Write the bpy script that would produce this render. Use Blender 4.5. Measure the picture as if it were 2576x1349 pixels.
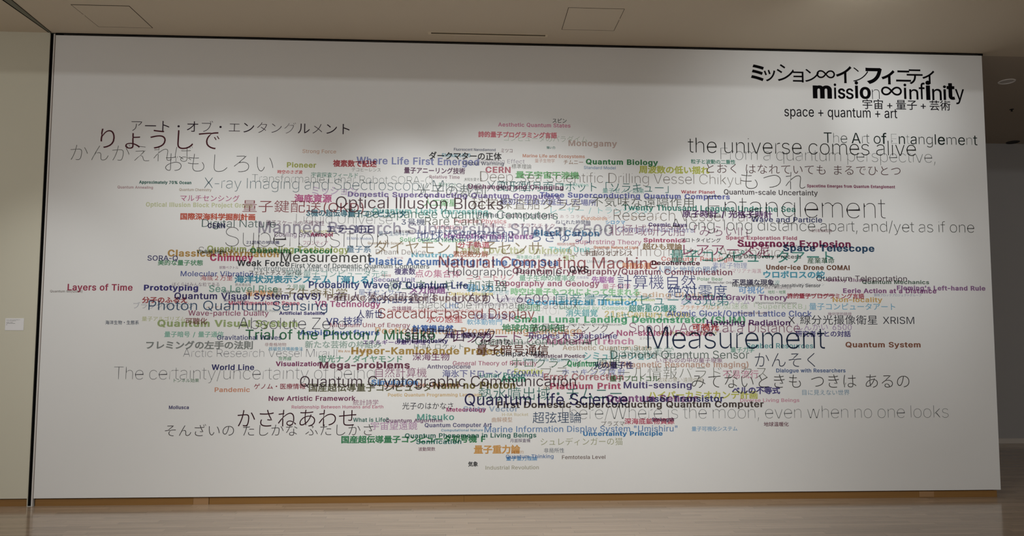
# A gallery wall covered in a cloud of printed words, with the exhibition title at the upper right.
import bpy, math
import numpy as np
from mathutils import Vector, Matrix
from mathutils.geometry import delaunay_2d_cdt

for o in list(bpy.data.objects):
    bpy.data.objects.remove(o)
S = bpy.context.scene
COL = S.collection

# ------------------------------------------------------------------ camera
F_PX, YAW, PITCH, ROLL = 1911.195, 0.05322, 0.07412, 0.00275      # focal length in pixels of a 2576 wide frame
cam = bpy.data.cameras.new('camera')
cam.sensor_width = 36.0
cam.lens = F_PX / 2576 * 36.0
cam.clip_start, cam.clip_end = 0.05, 100
cam_o = bpy.data.objects.new('camera', cam)
COL.objects.link(cam_o)
fw = Vector((math.sin(YAW) * math.cos(PITCH), math.cos(YAW) * math.cos(PITCH), math.sin(PITCH)))
rt = Vector((math.cos(YAW), -math.sin(YAW), 0))
up = rt.cross(fw)
rt, up = math.cos(ROLL) * rt + math.sin(ROLL) * up, -math.sin(ROLL) * rt + math.cos(ROLL) * up
M = Matrix((rt, up, -fw)).transposed().to_4x4()
M.translation = Vector((3.69783, -6.77541, 1.55))
cam_o.matrix_world = M
S.camera = cam_o

# ------------------------------------------------------------------ world, lights, exposure
S.view_settings.view_transform = 'Standard'
S.view_settings.look = 'None'
S.view_settings.exposure = 0.0
S.view_settings.gamma = 1.0
S.view_settings.use_curve_mapping = False
S.cycles.max_bounces = 6
S.cycles.transparent_max_bounces = 24
wd = bpy.data.worlds.new('gallery_ambient')
S.world = wd
wd.use_nodes = True
wd.node_tree.nodes['Background'].inputs[0].default_value = (1.0, 0.968, 0.95, 1)
wd.node_tree.nodes['Background'].inputs[1].default_value = 0.62

def spot(name, loc, aim, cone, power, color=(0.975, 0.993, 1.0)):
    l = bpy.data.lights.new(name, 'SPOT')
    l.energy = power
    l.color = color
    l.spot_size = math.radians(cone)
    l.spot_blend = 1.0
    l.shadow_soft_size = 0.05
    o = bpy.data.objects.new(name, l)
    COL.objects.link(o)
    o.location = loc
    o.rotation_euler = (Vector(aim) - Vector(loc)).to_track_quat('-Z', 'Y').to_euler()
    return o

K = 52.0
# gallery spotlights on the ceiling out of frame, washing the wall
for loc, aim, cone, p in [((4.0, -2.6, 3.9), (4.0, 0, 0.6), 87, 7.5), ((6.5, -2.0, 3.9), (7.1, 0, 3.0), 110, 0.84), ((2.0, -2.0, 3.9), (1.4, 0, 1.55), 76, 2.35), ((6.0, -2.0, 3.9), (6.0, 0, 2.0), 55, 2.442), ((3.5, -2.0, 3.9), (2.9, 0, 2.5), 40, 1.253), ((7.0, -2.0, 3.9), (7.6, 0, 3.5), 40, 0.796), ((-0.5, -2.0, 3.9), (0.1, 0, 1.5), 40, 0.95), ((7.5, -2.0, 3.9), (7.5, 0, 2.0), 40, 1.3), ((8.0, -2.2, 3.9), (8.3, 0, 0.9), 60, 0.55)]:
    spot('gallery_spotlight', loc, aim, cone, p * K)
# a long row of strip lamps at the back of the room; the ceiling beam cuts its light off near the top of the wall
wl = bpy.data.lights.new('strip_lamp', 'AREA')
wl.shape, wl.size, wl.size_y = 'RECTANGLE', 7.5, 0.04
wl.energy, wl.color = 64.0, (0.98, 0.993, 1.0)
wl_o = bpy.data.objects.new('strip_lamp', wl)
COL.objects.link(wl_o)
wl_o.location = (4.25, -7.5, 4.0)
wl_o.rotation_euler = (math.radians(90), 0, 0)

# ------------------------------------------------------------------ helpers
def srgb(c):
    return c / 12.92 if c <= 0.04045 else ((c + 0.055) / 1.055) ** 2.4

def lin255(r, g, b):
    return tuple(srgb(k / 255) for k in (r, g, b))

def mat(name, col, rough=0.6, spec=0.5, metal=0.0, noise=0.0, scale=40.0, bump=0.0):
    m = bpy.data.materials.new(name)
    m.use_nodes = True
    nt = m.node_tree
    b = nt.nodes['Principled BSDF']
    b.inputs['Base Color'].default_value = (*col, 1)
    b.inputs['Roughness'].default_value = rough
    b.inputs['Specular IOR Level'].default_value = spec
    b.inputs['Metallic'].default_value = metal
    if noise or bump:
        tc = nt.nodes.new('ShaderNodeTexCoord')
        n = nt.nodes.new('ShaderNodeTexNoise')
        n.inputs['Scale'].default_value = scale
        n.inputs['Detail'].default_value = 4
        nt.links.new(tc.outputs['Object'], n.inputs['Vector'])
        if noise:
            mx = nt.nodes.new('ShaderNodeMix')
            mx.data_type = 'RGBA'
            mx.inputs[6].default_value = (*[c * (1 - noise) for c in col], 1)
            mx.inputs[7].default_value = (*[min(1, c * (1 + noise)) for c in col], 1)
            nt.links.new(n.outputs['Fac'], mx.inputs[0])
            nt.links.new(mx.outputs[2], b.inputs['Base Color'])
        if bump:
            bp = nt.nodes.new('ShaderNodeBump')
            bp.inputs['Strength'].default_value = bump
            bp.inputs['Distance'].default_value = 0.002
            nt.links.new(n.outputs['Fac'], bp.inputs['Height'])
            nt.links.new(bp.outputs['Normal'], b.inputs['Normal'])
    return m

def mesh_obj(name, verts, faces, m, parent=None, kind=None):
    me = bpy.data.meshes.new(name)
    me.from_pydata(verts, [], faces)
    me.materials.append(m)
    me.update()
    o = bpy.data.objects.new(name, me)
    COL.objects.link(o)
    if parent:
        o.parent = parent
        o.matrix_parent_inverse = Matrix.Identity(4)
    if kind:
        o['kind'] = kind
    return o

class Boxes:
    """collects axis-aligned boxes into one mesh"""
    def __init__(self):
        self.v, self.f = [], []
    def box(self, x0, x1, y0, y1, z0, z1):
        n = len(self.v)
        self.v += [(x0, y0, z0), (x1, y0, z0), (x1, y1, z0), (x0, y1, z0),
                   (x0, y0, z1), (x1, y0, z1), (x1, y1, z1), (x0, y1, z1)]
        self.f += [tuple(n + i for i in q) for q in
                   ((3, 2, 1, 0), (4, 5, 6, 7), (0, 1, 5, 4), (1, 2, 6, 5), (2, 3, 7, 6), (3, 0, 4, 7))]
        return self
    def build(self, name, m, parent=None, kind=None, bevel=0.0):
        o = mesh_obj(name, self.v, self.f, m, parent, kind)
        if bevel:
            md = o.modifiers.new('bevel', 'BEVEL')
            md.width = bevel
            md.segments = 2
        return o

def box(name, x0, x1, y0, y1, z0, z1, m, parent=None, kind=None, bevel=0.0):
    return Boxes().box(x0, x1, y0, y1, z0, z1).build(name, m, parent, kind, bevel)

def lathe(name, prof, c, m, parent=None, seg=40):
    v, f = [], []
    for r, z in prof:
        for k in range(seg):
            a = 2 * math.pi * k / seg
            v.append((c[0] + r * math.cos(a), c[1] + r * math.sin(a), c[2] + z))
    for i in range(len(prof) - 1):
        for k in range(seg):
            k2 = (k + 1) % seg
            f.append((i * seg + k, i * seg + k2, (i + 1) * seg + k2, (i + 1) * seg + k))
    o = mesh_obj(name, v, f, m, parent)
    for p in o.data.polygons:
        p.use_smooth = True
    return o

def thing(name, label, cat, loc, group=None):
    o = bpy.data.objects.new(name, None)
    COL.objects.link(o)
    o.location = loc
    o['label'], o['category'] = label, cat
    if group:
        o['group'] = group
    return o

def tag(o, label, cat, group=None):
    o['label'], o['category'] = label, cat
    if group:
        o['group'] = group
    return o

# ------------------------------------------------------------------ materials
M_WALL = mat('white_printed_paper', lin255(228, 229, 227), 0.65, 0.3, noise=0.012, scale=3.0)
M_CREAM = mat('cream_paint', (0.64, 0.62, 0.5), 0.7, 0.3, noise=0.012, scale=2.0)
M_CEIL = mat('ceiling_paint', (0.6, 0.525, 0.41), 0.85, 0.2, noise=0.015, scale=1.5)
M_CEIL2 = mat('shaded_corridor_ceiling', (0.42, 0.36, 0.29), 0.85, 0.2, noise=0.015, scale=1.5)  # ceiling paint darkened: the corridor's shade is put into the colour
M_FAR = mat('corridor_wall_paint', (0.44, 0.43, 0.42), 0.8, 0.3, noise=0.02, scale=1.2)
M_BLACK = mat('gap_shade_black', (0.004, 0.004, 0.004), 0.9, 0.05)  # black painted for the shade inside gaps and recesses
M_ALU = mat('aluminium', (0.55, 0.55, 0.53), 0.4, 0.5, 0.6)
M_TRIM = mat('pale_trim', (0.66, 0.64, 0.60), 0.5, 0.4)
M_TRACK = mat('grey_green_track', (0.17, 0.17, 0.13), 0.6, 0.3)
M_GROOVE = mat('dark_brown_groove', (0.028, 0.022, 0.015), 0.8, 0.1)
M_GAP = mat('hatch_gap_shade', (0.075, 0.06, 0.045), 0.8, 0.1)  # dark colour put in for the shade along the hatch edges
M_SLOT = mat('slot_shade', (0.13, 0.10, 0.065), 0.8, 0.1)
M_CARD = mat('white_card', (0.80, 0.80, 0.80), 0.6, 0.3)
M_PRINT = mat('grey_print', (0.10, 0.10, 0.10), 0.7, 0.1)
M_DARKM = mat('dark_metal', (0.02, 0.018, 0.016), 0.5, 0.3)

def wood_board(name, c0, c1):
    m = mat(name, c0, 0.35, 0.4)
    nt = m.node_tree
    b = nt.nodes['Principled BSDF']
    tc = nt.nodes.new('ShaderNodeTexCoord')
    mp = nt.nodes.new('ShaderNodeMapping')
    mp.inputs['Scale'].default_value = (1.2, 20, 60)
    n = nt.nodes.new('ShaderNodeTexNoise')
    n.inputs['Scale'].default_value = 2.0
    n.inputs['Detail'].default_value = 6
    mx = nt.nodes.new('ShaderNodeMix')
    mx.data_type = 'RGBA'
    mx.inputs[6].default_value = (*c0, 1)
    mx.inputs[7].default_value = (*c1, 1)
    L = nt.links.new
    L(tc.outputs['Object'], mp.inputs['Vector'])
    L(mp.outputs[0], n.inputs['Vector'])
    L(n.outputs['Fac'], mx.inputs[0])
    L(mx.outputs[2], b.inputs['Base Color'])
    return m

M_BASE = wood_board('stained_baseboard', (0.22, 0.108, 0.026), (0.31, 0.16, 0.045))
M_BASE2 = wood_board('lighter_baseboard', (0.33, 0.19, 0.085), (0.4, 0.235, 0.11))

def floor_mat():
    m = bpy.data.materials.new('strip_parquet')
    m.use_nodes = True
    nt = m.node_tree
    b = nt.nodes['Principled BSDF']
    L = nt.links.new
    tc = nt.nodes.new('ShaderNodeTexCoord')
    br = nt.nodes.new('ShaderNodeTexBrick')
    br.offset = 0.0
    br.inputs['Scale'].default_value = 1.0
    br.inputs['Brick Width'].default_value = 0.72
    br.inputs['Row Height'].default_value = 0.056
    br.inputs['Mortar Size'].default_value = 0.0010
    br.inputs['Mortar Smooth'].default_value = 0.4
    br.inputs['Bias'].default_value = 0.0
    br.inputs['Color1'].default_value = (*(0.34, 0.25, 0.17), 1)
    br.inputs['Color2'].default_value = (*(0.44, 0.33, 0.23), 1)
    br.inputs['Mortar'].default_value = (*(0.17, 0.12, 0.08), 1)
    sp = nt.nodes.new('ShaderNodeSeparateXYZ')
    L(tc.outputs['Object'], sp.inputs[0])
    def mth(op, a, b_=None):
        k = nt.nodes.new('ShaderNodeMath')
        k.operation = op
        for q, val in enumerate((a, b_)):
            if val is None:
                continue
            if isinstance(val, float):
                k.inputs[q].default_value = val
            else:
                L(val, k.inputs[q])
        return k.outputs[0]
    row = mth('FLOOR', mth('DIVIDE', sp.outputs[1], 0.056))
    wn = nt.nodes.new('ShaderNodeTexWhiteNoise')
    wn.noise_dimensions = '1D'
    L(row, wn.inputs['W'])
    cb = nt.nodes.new('ShaderNodeCombineXYZ')
    L(mth('ADD', sp.outputs[0], mth('MULTIPLY', wn.outputs['Value'], 0.72)), cb.inputs[0])
    L(sp.outputs[1], cb.inputs[1])
    L(cb.outputs[0], br.inputs['Vector'])
    mp = nt.nodes.new('ShaderNodeMapping')
    mp.inputs['Scale'].default_value = (1.1, 70, 1)
    n = nt.nodes.new('ShaderNodeTexNoise')
    n.inputs['Scale'].default_value = 2.5
    n.inputs['Detail'].default_value = 6
    n.inputs['Roughness'].default_value = 0.65
    L(tc.outputs['Object'], mp.inputs['Vector'])
    L(mp.outputs[0], n.inputs['Vector'])
    ra = nt.nodes.new('ShaderNodeMapRange')
    ra.inputs[1].default_value, ra.inputs[2].default_value = 0.3, 0.7
    ra.inputs[3].default_value, ra.inputs[4].default_value = 0.76, 1.18
    L(n.outputs['Fac'], ra.inputs[0])
    mul = nt.nodes.new('ShaderNodeMix')
    mul.data_type, mul.blend_type = 'RGBA', 'MULTIPLY'
    mul.inputs[0].default_value = 1.0
    L(br.outputs['Color'], mul.inputs[6])
    L(ra.outputs[0], mul.inputs[7])
    L(mul.outputs[2], b.inputs['Base Color'])
    n2 = nt.nodes.new('ShaderNodeTexNoise')
    n2.inputs['Scale'].default_value = 1.4
    n2.inputs['Detail'].default_value = 3
    mp2 = nt.nodes.new('ShaderNodeMapping')
    mp2.inputs['Scale'].default_value = (0.6, 6, 1)
    L(tc.outputs['Object'], mp2.inputs['Vector'])
    L(mp2.outputs[0], n2.inputs['Vector'])
    rr = nt.nodes.new('ShaderNodeMapRange')
    rr.inputs[3].default_value, rr.inputs[4].default_value = 0.09, 0.17
    L(n2.outputs['Fac'], rr.inputs[0])
    L(rr.outputs[0], b.inputs['Roughness'])
    b.inputs['Specular IOR Level'].default_value = 0.62
    bp = nt.nodes.new('ShaderNodeBump')
    bp.inputs['Strength'].default_value = 0.15
    bp.inputs['Distance'].default_value = 0.001
    L(br.outputs['Fac'], bp.inputs['Height'])
    bp.invert = True
    L(bp.outputs['Normal'], b.inputs['Normal'])
    return m

M_FLOOR = floor_mat()

# ------------------------------------------------------------------ the room
ZC = 4.121                       # ceiling height
W = 8.506                        # width of the printed wall
X0, X1, Y0 = -4.0, 13.5, -9.5    # room limits
YF = 3.05                        # far wall of the corridor behind
box('floor', X0, X1, Y0, YF, -0.08, 0.0, M_FLOOR, kind='structure')
box('ceiling', X0, X1, Y0, 0.06, ZC, ZC + 0.3, M_CEIL, kind='structure')
ZF = 4.025                      # the corridor ceiling falls to this height at its far wall
def z_corridor(y):
    return ZC - (ZC - ZF) * (y - 0.06) / (YF - 0.06)
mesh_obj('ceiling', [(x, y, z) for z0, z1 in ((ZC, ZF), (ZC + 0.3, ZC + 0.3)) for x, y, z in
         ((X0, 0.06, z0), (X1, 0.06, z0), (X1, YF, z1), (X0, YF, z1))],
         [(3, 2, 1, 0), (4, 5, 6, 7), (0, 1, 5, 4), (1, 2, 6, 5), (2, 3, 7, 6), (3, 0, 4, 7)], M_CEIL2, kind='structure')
box('ceiling_beam', X0, X1, -4.1, -4.0, 3.888, ZC, M_CEIL, kind='structure')
box('wall_far', 6.0, X1, YF, YF + 0.12, 0.0, ZC, M_FAR, kind='structure')
box('baseboard_far', 6.0, X1, YF - 0.012, YF, 0.0, 0.064, mat('corridor_skirting', (0.66, 0.61, 0.55), 0.5, 0.3), kind='structure')
box('wall_right', X1, X1 + 0.12, Y0, YF, 0.0, ZC, M_FAR, kind='structure')

# the printed panel, black fillers for the shade in its gaps and the wooden baseboard under it
box('wall_back', 0.0, W, 0.0, 0.05, 0.0652, 4.1000, M_WALL, kind='structure', bevel=0.0015)
box('gap_backing', X0, W - 0.03, 0.05, 0.058, 0.0, ZC, M_BLACK, kind='structure')  # black backing added for the dark recess behind the panels
g = Boxes().box(-0.002, W + 0.012, 0.002, 0.0495, 4.1003, ZC - 0.0001)
g.build('top_gap_shade', M_BLACK, kind='structure')
box('trim_2', 0.07, W - 0.035, -0.0010, 0.0018, 4.1062, 4.1086, mat('grey_top_trim', (0.10, 0.095, 0.085), 0.6, 0.3), kind='structure')
box('trim_3', -0.0042, -0.0006, 0.0010, 0.0400, 0.0652, 4.1000, mat('brown_seam', (0.26, 0.21, 0.18), 0.7, 0.2), kind='structure')

xs = [0.008, 1.3245, 1.4595, 3.645, W - 0.03]
mats = [M_BASE, M_BASE2, M_BASE, M_BASE]
for i in range(4):
    a, b_ = xs[i], xs[i + 1]
    box('baseboard_back', a + 0.0008, b_ - 0.0008 - (0.004 if i == 1 else 0), 0.012, 0.05, 0.0, 0.0565, mats[i], kind='structure')
box('wall_left', X0, -0.0502, 0.0, 0.05, 0.0652, ZC, M_CREAM, kind='structure')
box('baseboard_left', X0, -0.0502, 0.012, 0.05, 0.0, 0.0565, M_BASE, kind='structure')

# small outlet cover let into the baseboard at the right
t = tag(box('outlet_cover', 7.747, 7.884, 0.008, 0.012, 0.006, 0.0555, M_BASE2, bevel=0.0008),
        'lighter brown rectangular cover let into the baseboard at the right end', 'outlet cover')

# upright slotted post between the two walls
t = thing('wall_post', 'narrow black slotted upright post between the cream wall and white printed wall', 'post', (-0.025, 0.0, 0.0))
t_loc = Vector(t.location)
def under(o, t):
    """keep world placement when parented to an unrotated thing"""
    o.data.transform(Matrix.Translation(-t.matrix_basis.translation))
    o.parent = t
    return o
under(box('slot', -0.0450, -0.0155, 0.004, 0.03, 0.004, ZC - 0.004, M_BLACK), t)
for a, b_, m_ in ((-0.0500, -0.0450, M_CREAM), (-0.0155, -0.0046, M_TRIM)):
    under(box('edge_profile', a, b_, -0.004, 0.03, 0.0, ZC - 0.012, m_), t)['label'] = 'pale edge strip of the post'
under(box('foot_plate', -0.0450, -0.0155, -0.004, 0.004, 0.0, 0.004, M_ALU), t)

# ceiling track running out from the post
t = thing('ceiling_track', 'grey-green sliding panel track on the ceiling at the upper left', 'ceiling track', (-0.012, -3.0, ZC))
def track_strip(name, xa0, xb0, xa1, xb1, zb, m):
    # tapers towards the post
    v = [(x, y, z) for z in (ZC - zb, ZC - 0.0002) for y, x in
         ((-0.006, xa0), (-0.006, xb0), (-0.75, xb1), (-6.0, xb1), (-6.0, xa1), (-0.75, xa1))]
    f = [(0, 1, 2, 5), (5, 2, 3, 4), (11, 8, 7, 6), (10, 9, 8, 11)] + [(k, k + 6, (k + 1) % 6 + 6, (k + 1) % 6) for k in range(6)]
    return under(mesh_obj(name, v, f, m), t)
track_strip('rail', -0.052, -0.038, -0.040, 0.024, 0.003, M_TRACK)
track_strip('groove', -0.062, -0.052, -0.055, -0.040, 0.002, M_BLACK)['label'] = 'black groove along the left of the track'
track_strip('groove', -0.038, -0.034, 0.024, 0.031, 0.002, M_GROOVE)['label'] = 'thin brown groove along the right of the track'

# ceiling access hatches
def hatch(x, y, s, label, gaps, latch):
    t = thing('ceiling_access_panel', label, 'ceiling hatch', (x + s / 2, y - s / 2, ZC), 'access panels in the ceiling')
    z1 = ZC - 0.0002
    l, r, n, f_ = gaps
    g = Boxes().box(x, x + l, y - s, y, ZC - 0.0014, z1).box(x + s - r, x + s, y - s, y, ZC - 0.0014, z1)
    g.box(x + l, x + s - r, y - s, y - s + f_, ZC - 0.0014, z1).box(x + l, x + s - r, y - n, y, ZC - 0.0014, z1)
    under(g.build('gap_frame', M_GAP), t)['label'] = 'thin dark strip painted for the shaded gap around the panel'
    under(box('panel', x + l, x + s - r, y - s + f_, y - n, ZC - 0.0010, z1, M_CEIL), t)
    under(box('latch', latch - 0.006, latch + 0.006, y - s * 0.55 - 0.012, y - s * 0.55 + 0.012, ZC - 0.0022, ZC - 0.0015, M_CEIL), t)
    return t
hatch(0.446, -0.164, 0.463, 'square access hatch in the ceiling, left one near the dark track', (0.0035, 0.0060, 0.0040, 0.0085), 0.448)  # two strips widened to draw the shade along those edges
hatch(4.468, -0.345, 0.463, 'square access hatch in the ceiling, right one beyond the long slot', (0.0045, 0.0040, 0.0045, 0.0040), 4.929)

# long air slot in the ceiling
t = thing('air_slot', 'long narrow air slot in the ceiling above the middle of the wall', 'air vent', (3.83, -0.2, ZC))
fr = Boxes()
fr.box(3.300, 4.362, -0.2270, -0.2185, ZC - 0.004, ZC - 0.0002).box(3.300, 4.362, -0.1835, -0.1680, ZC - 0.004, ZC - 0.0002)
fr.box(3.300, 3.326, -0.2185, -0.1835, ZC - 0.004, ZC - 0.0002).box(4.340, 4.362, -0.2185, -0.1835, ZC - 0.004, ZC - 0.0002)
under(fr.build('frame', mat('slot_frame_paint', (0.72, 0.63, 0.48), 0.7, 0.3)), t)
under(box('slot', 3.326, 4.340, -0.2185, -0.1835, ZC - 0.0010, ZC - 0.0002, M_SLOT), t)
under(Boxes().box(3.332, 4.334, -0.2120, -0.2035, ZC - 0.0030, ZC - 0.0012).box(3.332, 4.334, -0.1975, -0.1880, ZC - 0.0030, ZC - 0.0012).build('blade', mat('slot_blade_paint', (0.16, 0.13, 0.08), 0.7, 0.3)), t)

# corridor ceiling fittings at the right
def on_slope(o):
    o.rotation_euler.x = -math.atan2(ZC - ZF, YF - 0.06)
    return o
def downlight(x, y, r, label, lit):
    z = z_corridor(y)
    t = on_slope(thing('recessed_downlight', label, 'downlight', (x, y, z), 'downlights in the corridor ceiling'))
    lathe('trim_ring', [(r * 0.80, -0.0005), (r * 0.82, -0.007), (r, -0.006), (r * 1.02, -0.0003)], (0, 0, 0), M_RING if lit else M_DARKM, t)
    lathe('reflector', [(r * 0.80, -0.0012), (r * 0.5, -0.0016), (0.002, -0.0018)], (0, 0, 0), M_LENS if lit else M_DARKM, t)
M_RING = mat('pale_lamp_trim', (0.80, 0.76, 0.70), 0.4, 0.4)
M_LENS = mat('lamp_reflector', (0.55, 0.51, 0.46), 0.35, 0.5)
downlight(9.276, 0.719, 0.080, 'pale round recessed downlight in the corridor ceiling, the nearer one', True)
downlight(10.992, 2.964, 0.080, 'dark round recessed downlight in the corridor ceiling close to the far wall', False)
t = on_slope(thing('sprinkler_head', 'tiny dark sprinkler head on the corridor ceiling between two downlights', 'sprinkler', (9.980, 1.608, z_corridor(1.608))))
lathe('collar', [(0.002, -0.006), (0.020, -0.006), (0.024, -0.0003)], (0, 0, 0), M_DARKM, t)
lathe('nozzle', [(0.002, -0.026), (0.013, -0.026), (0.008, -0.020), (0.008, -0.006)], (0, 0, 0), M_DARKM, t)

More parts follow.
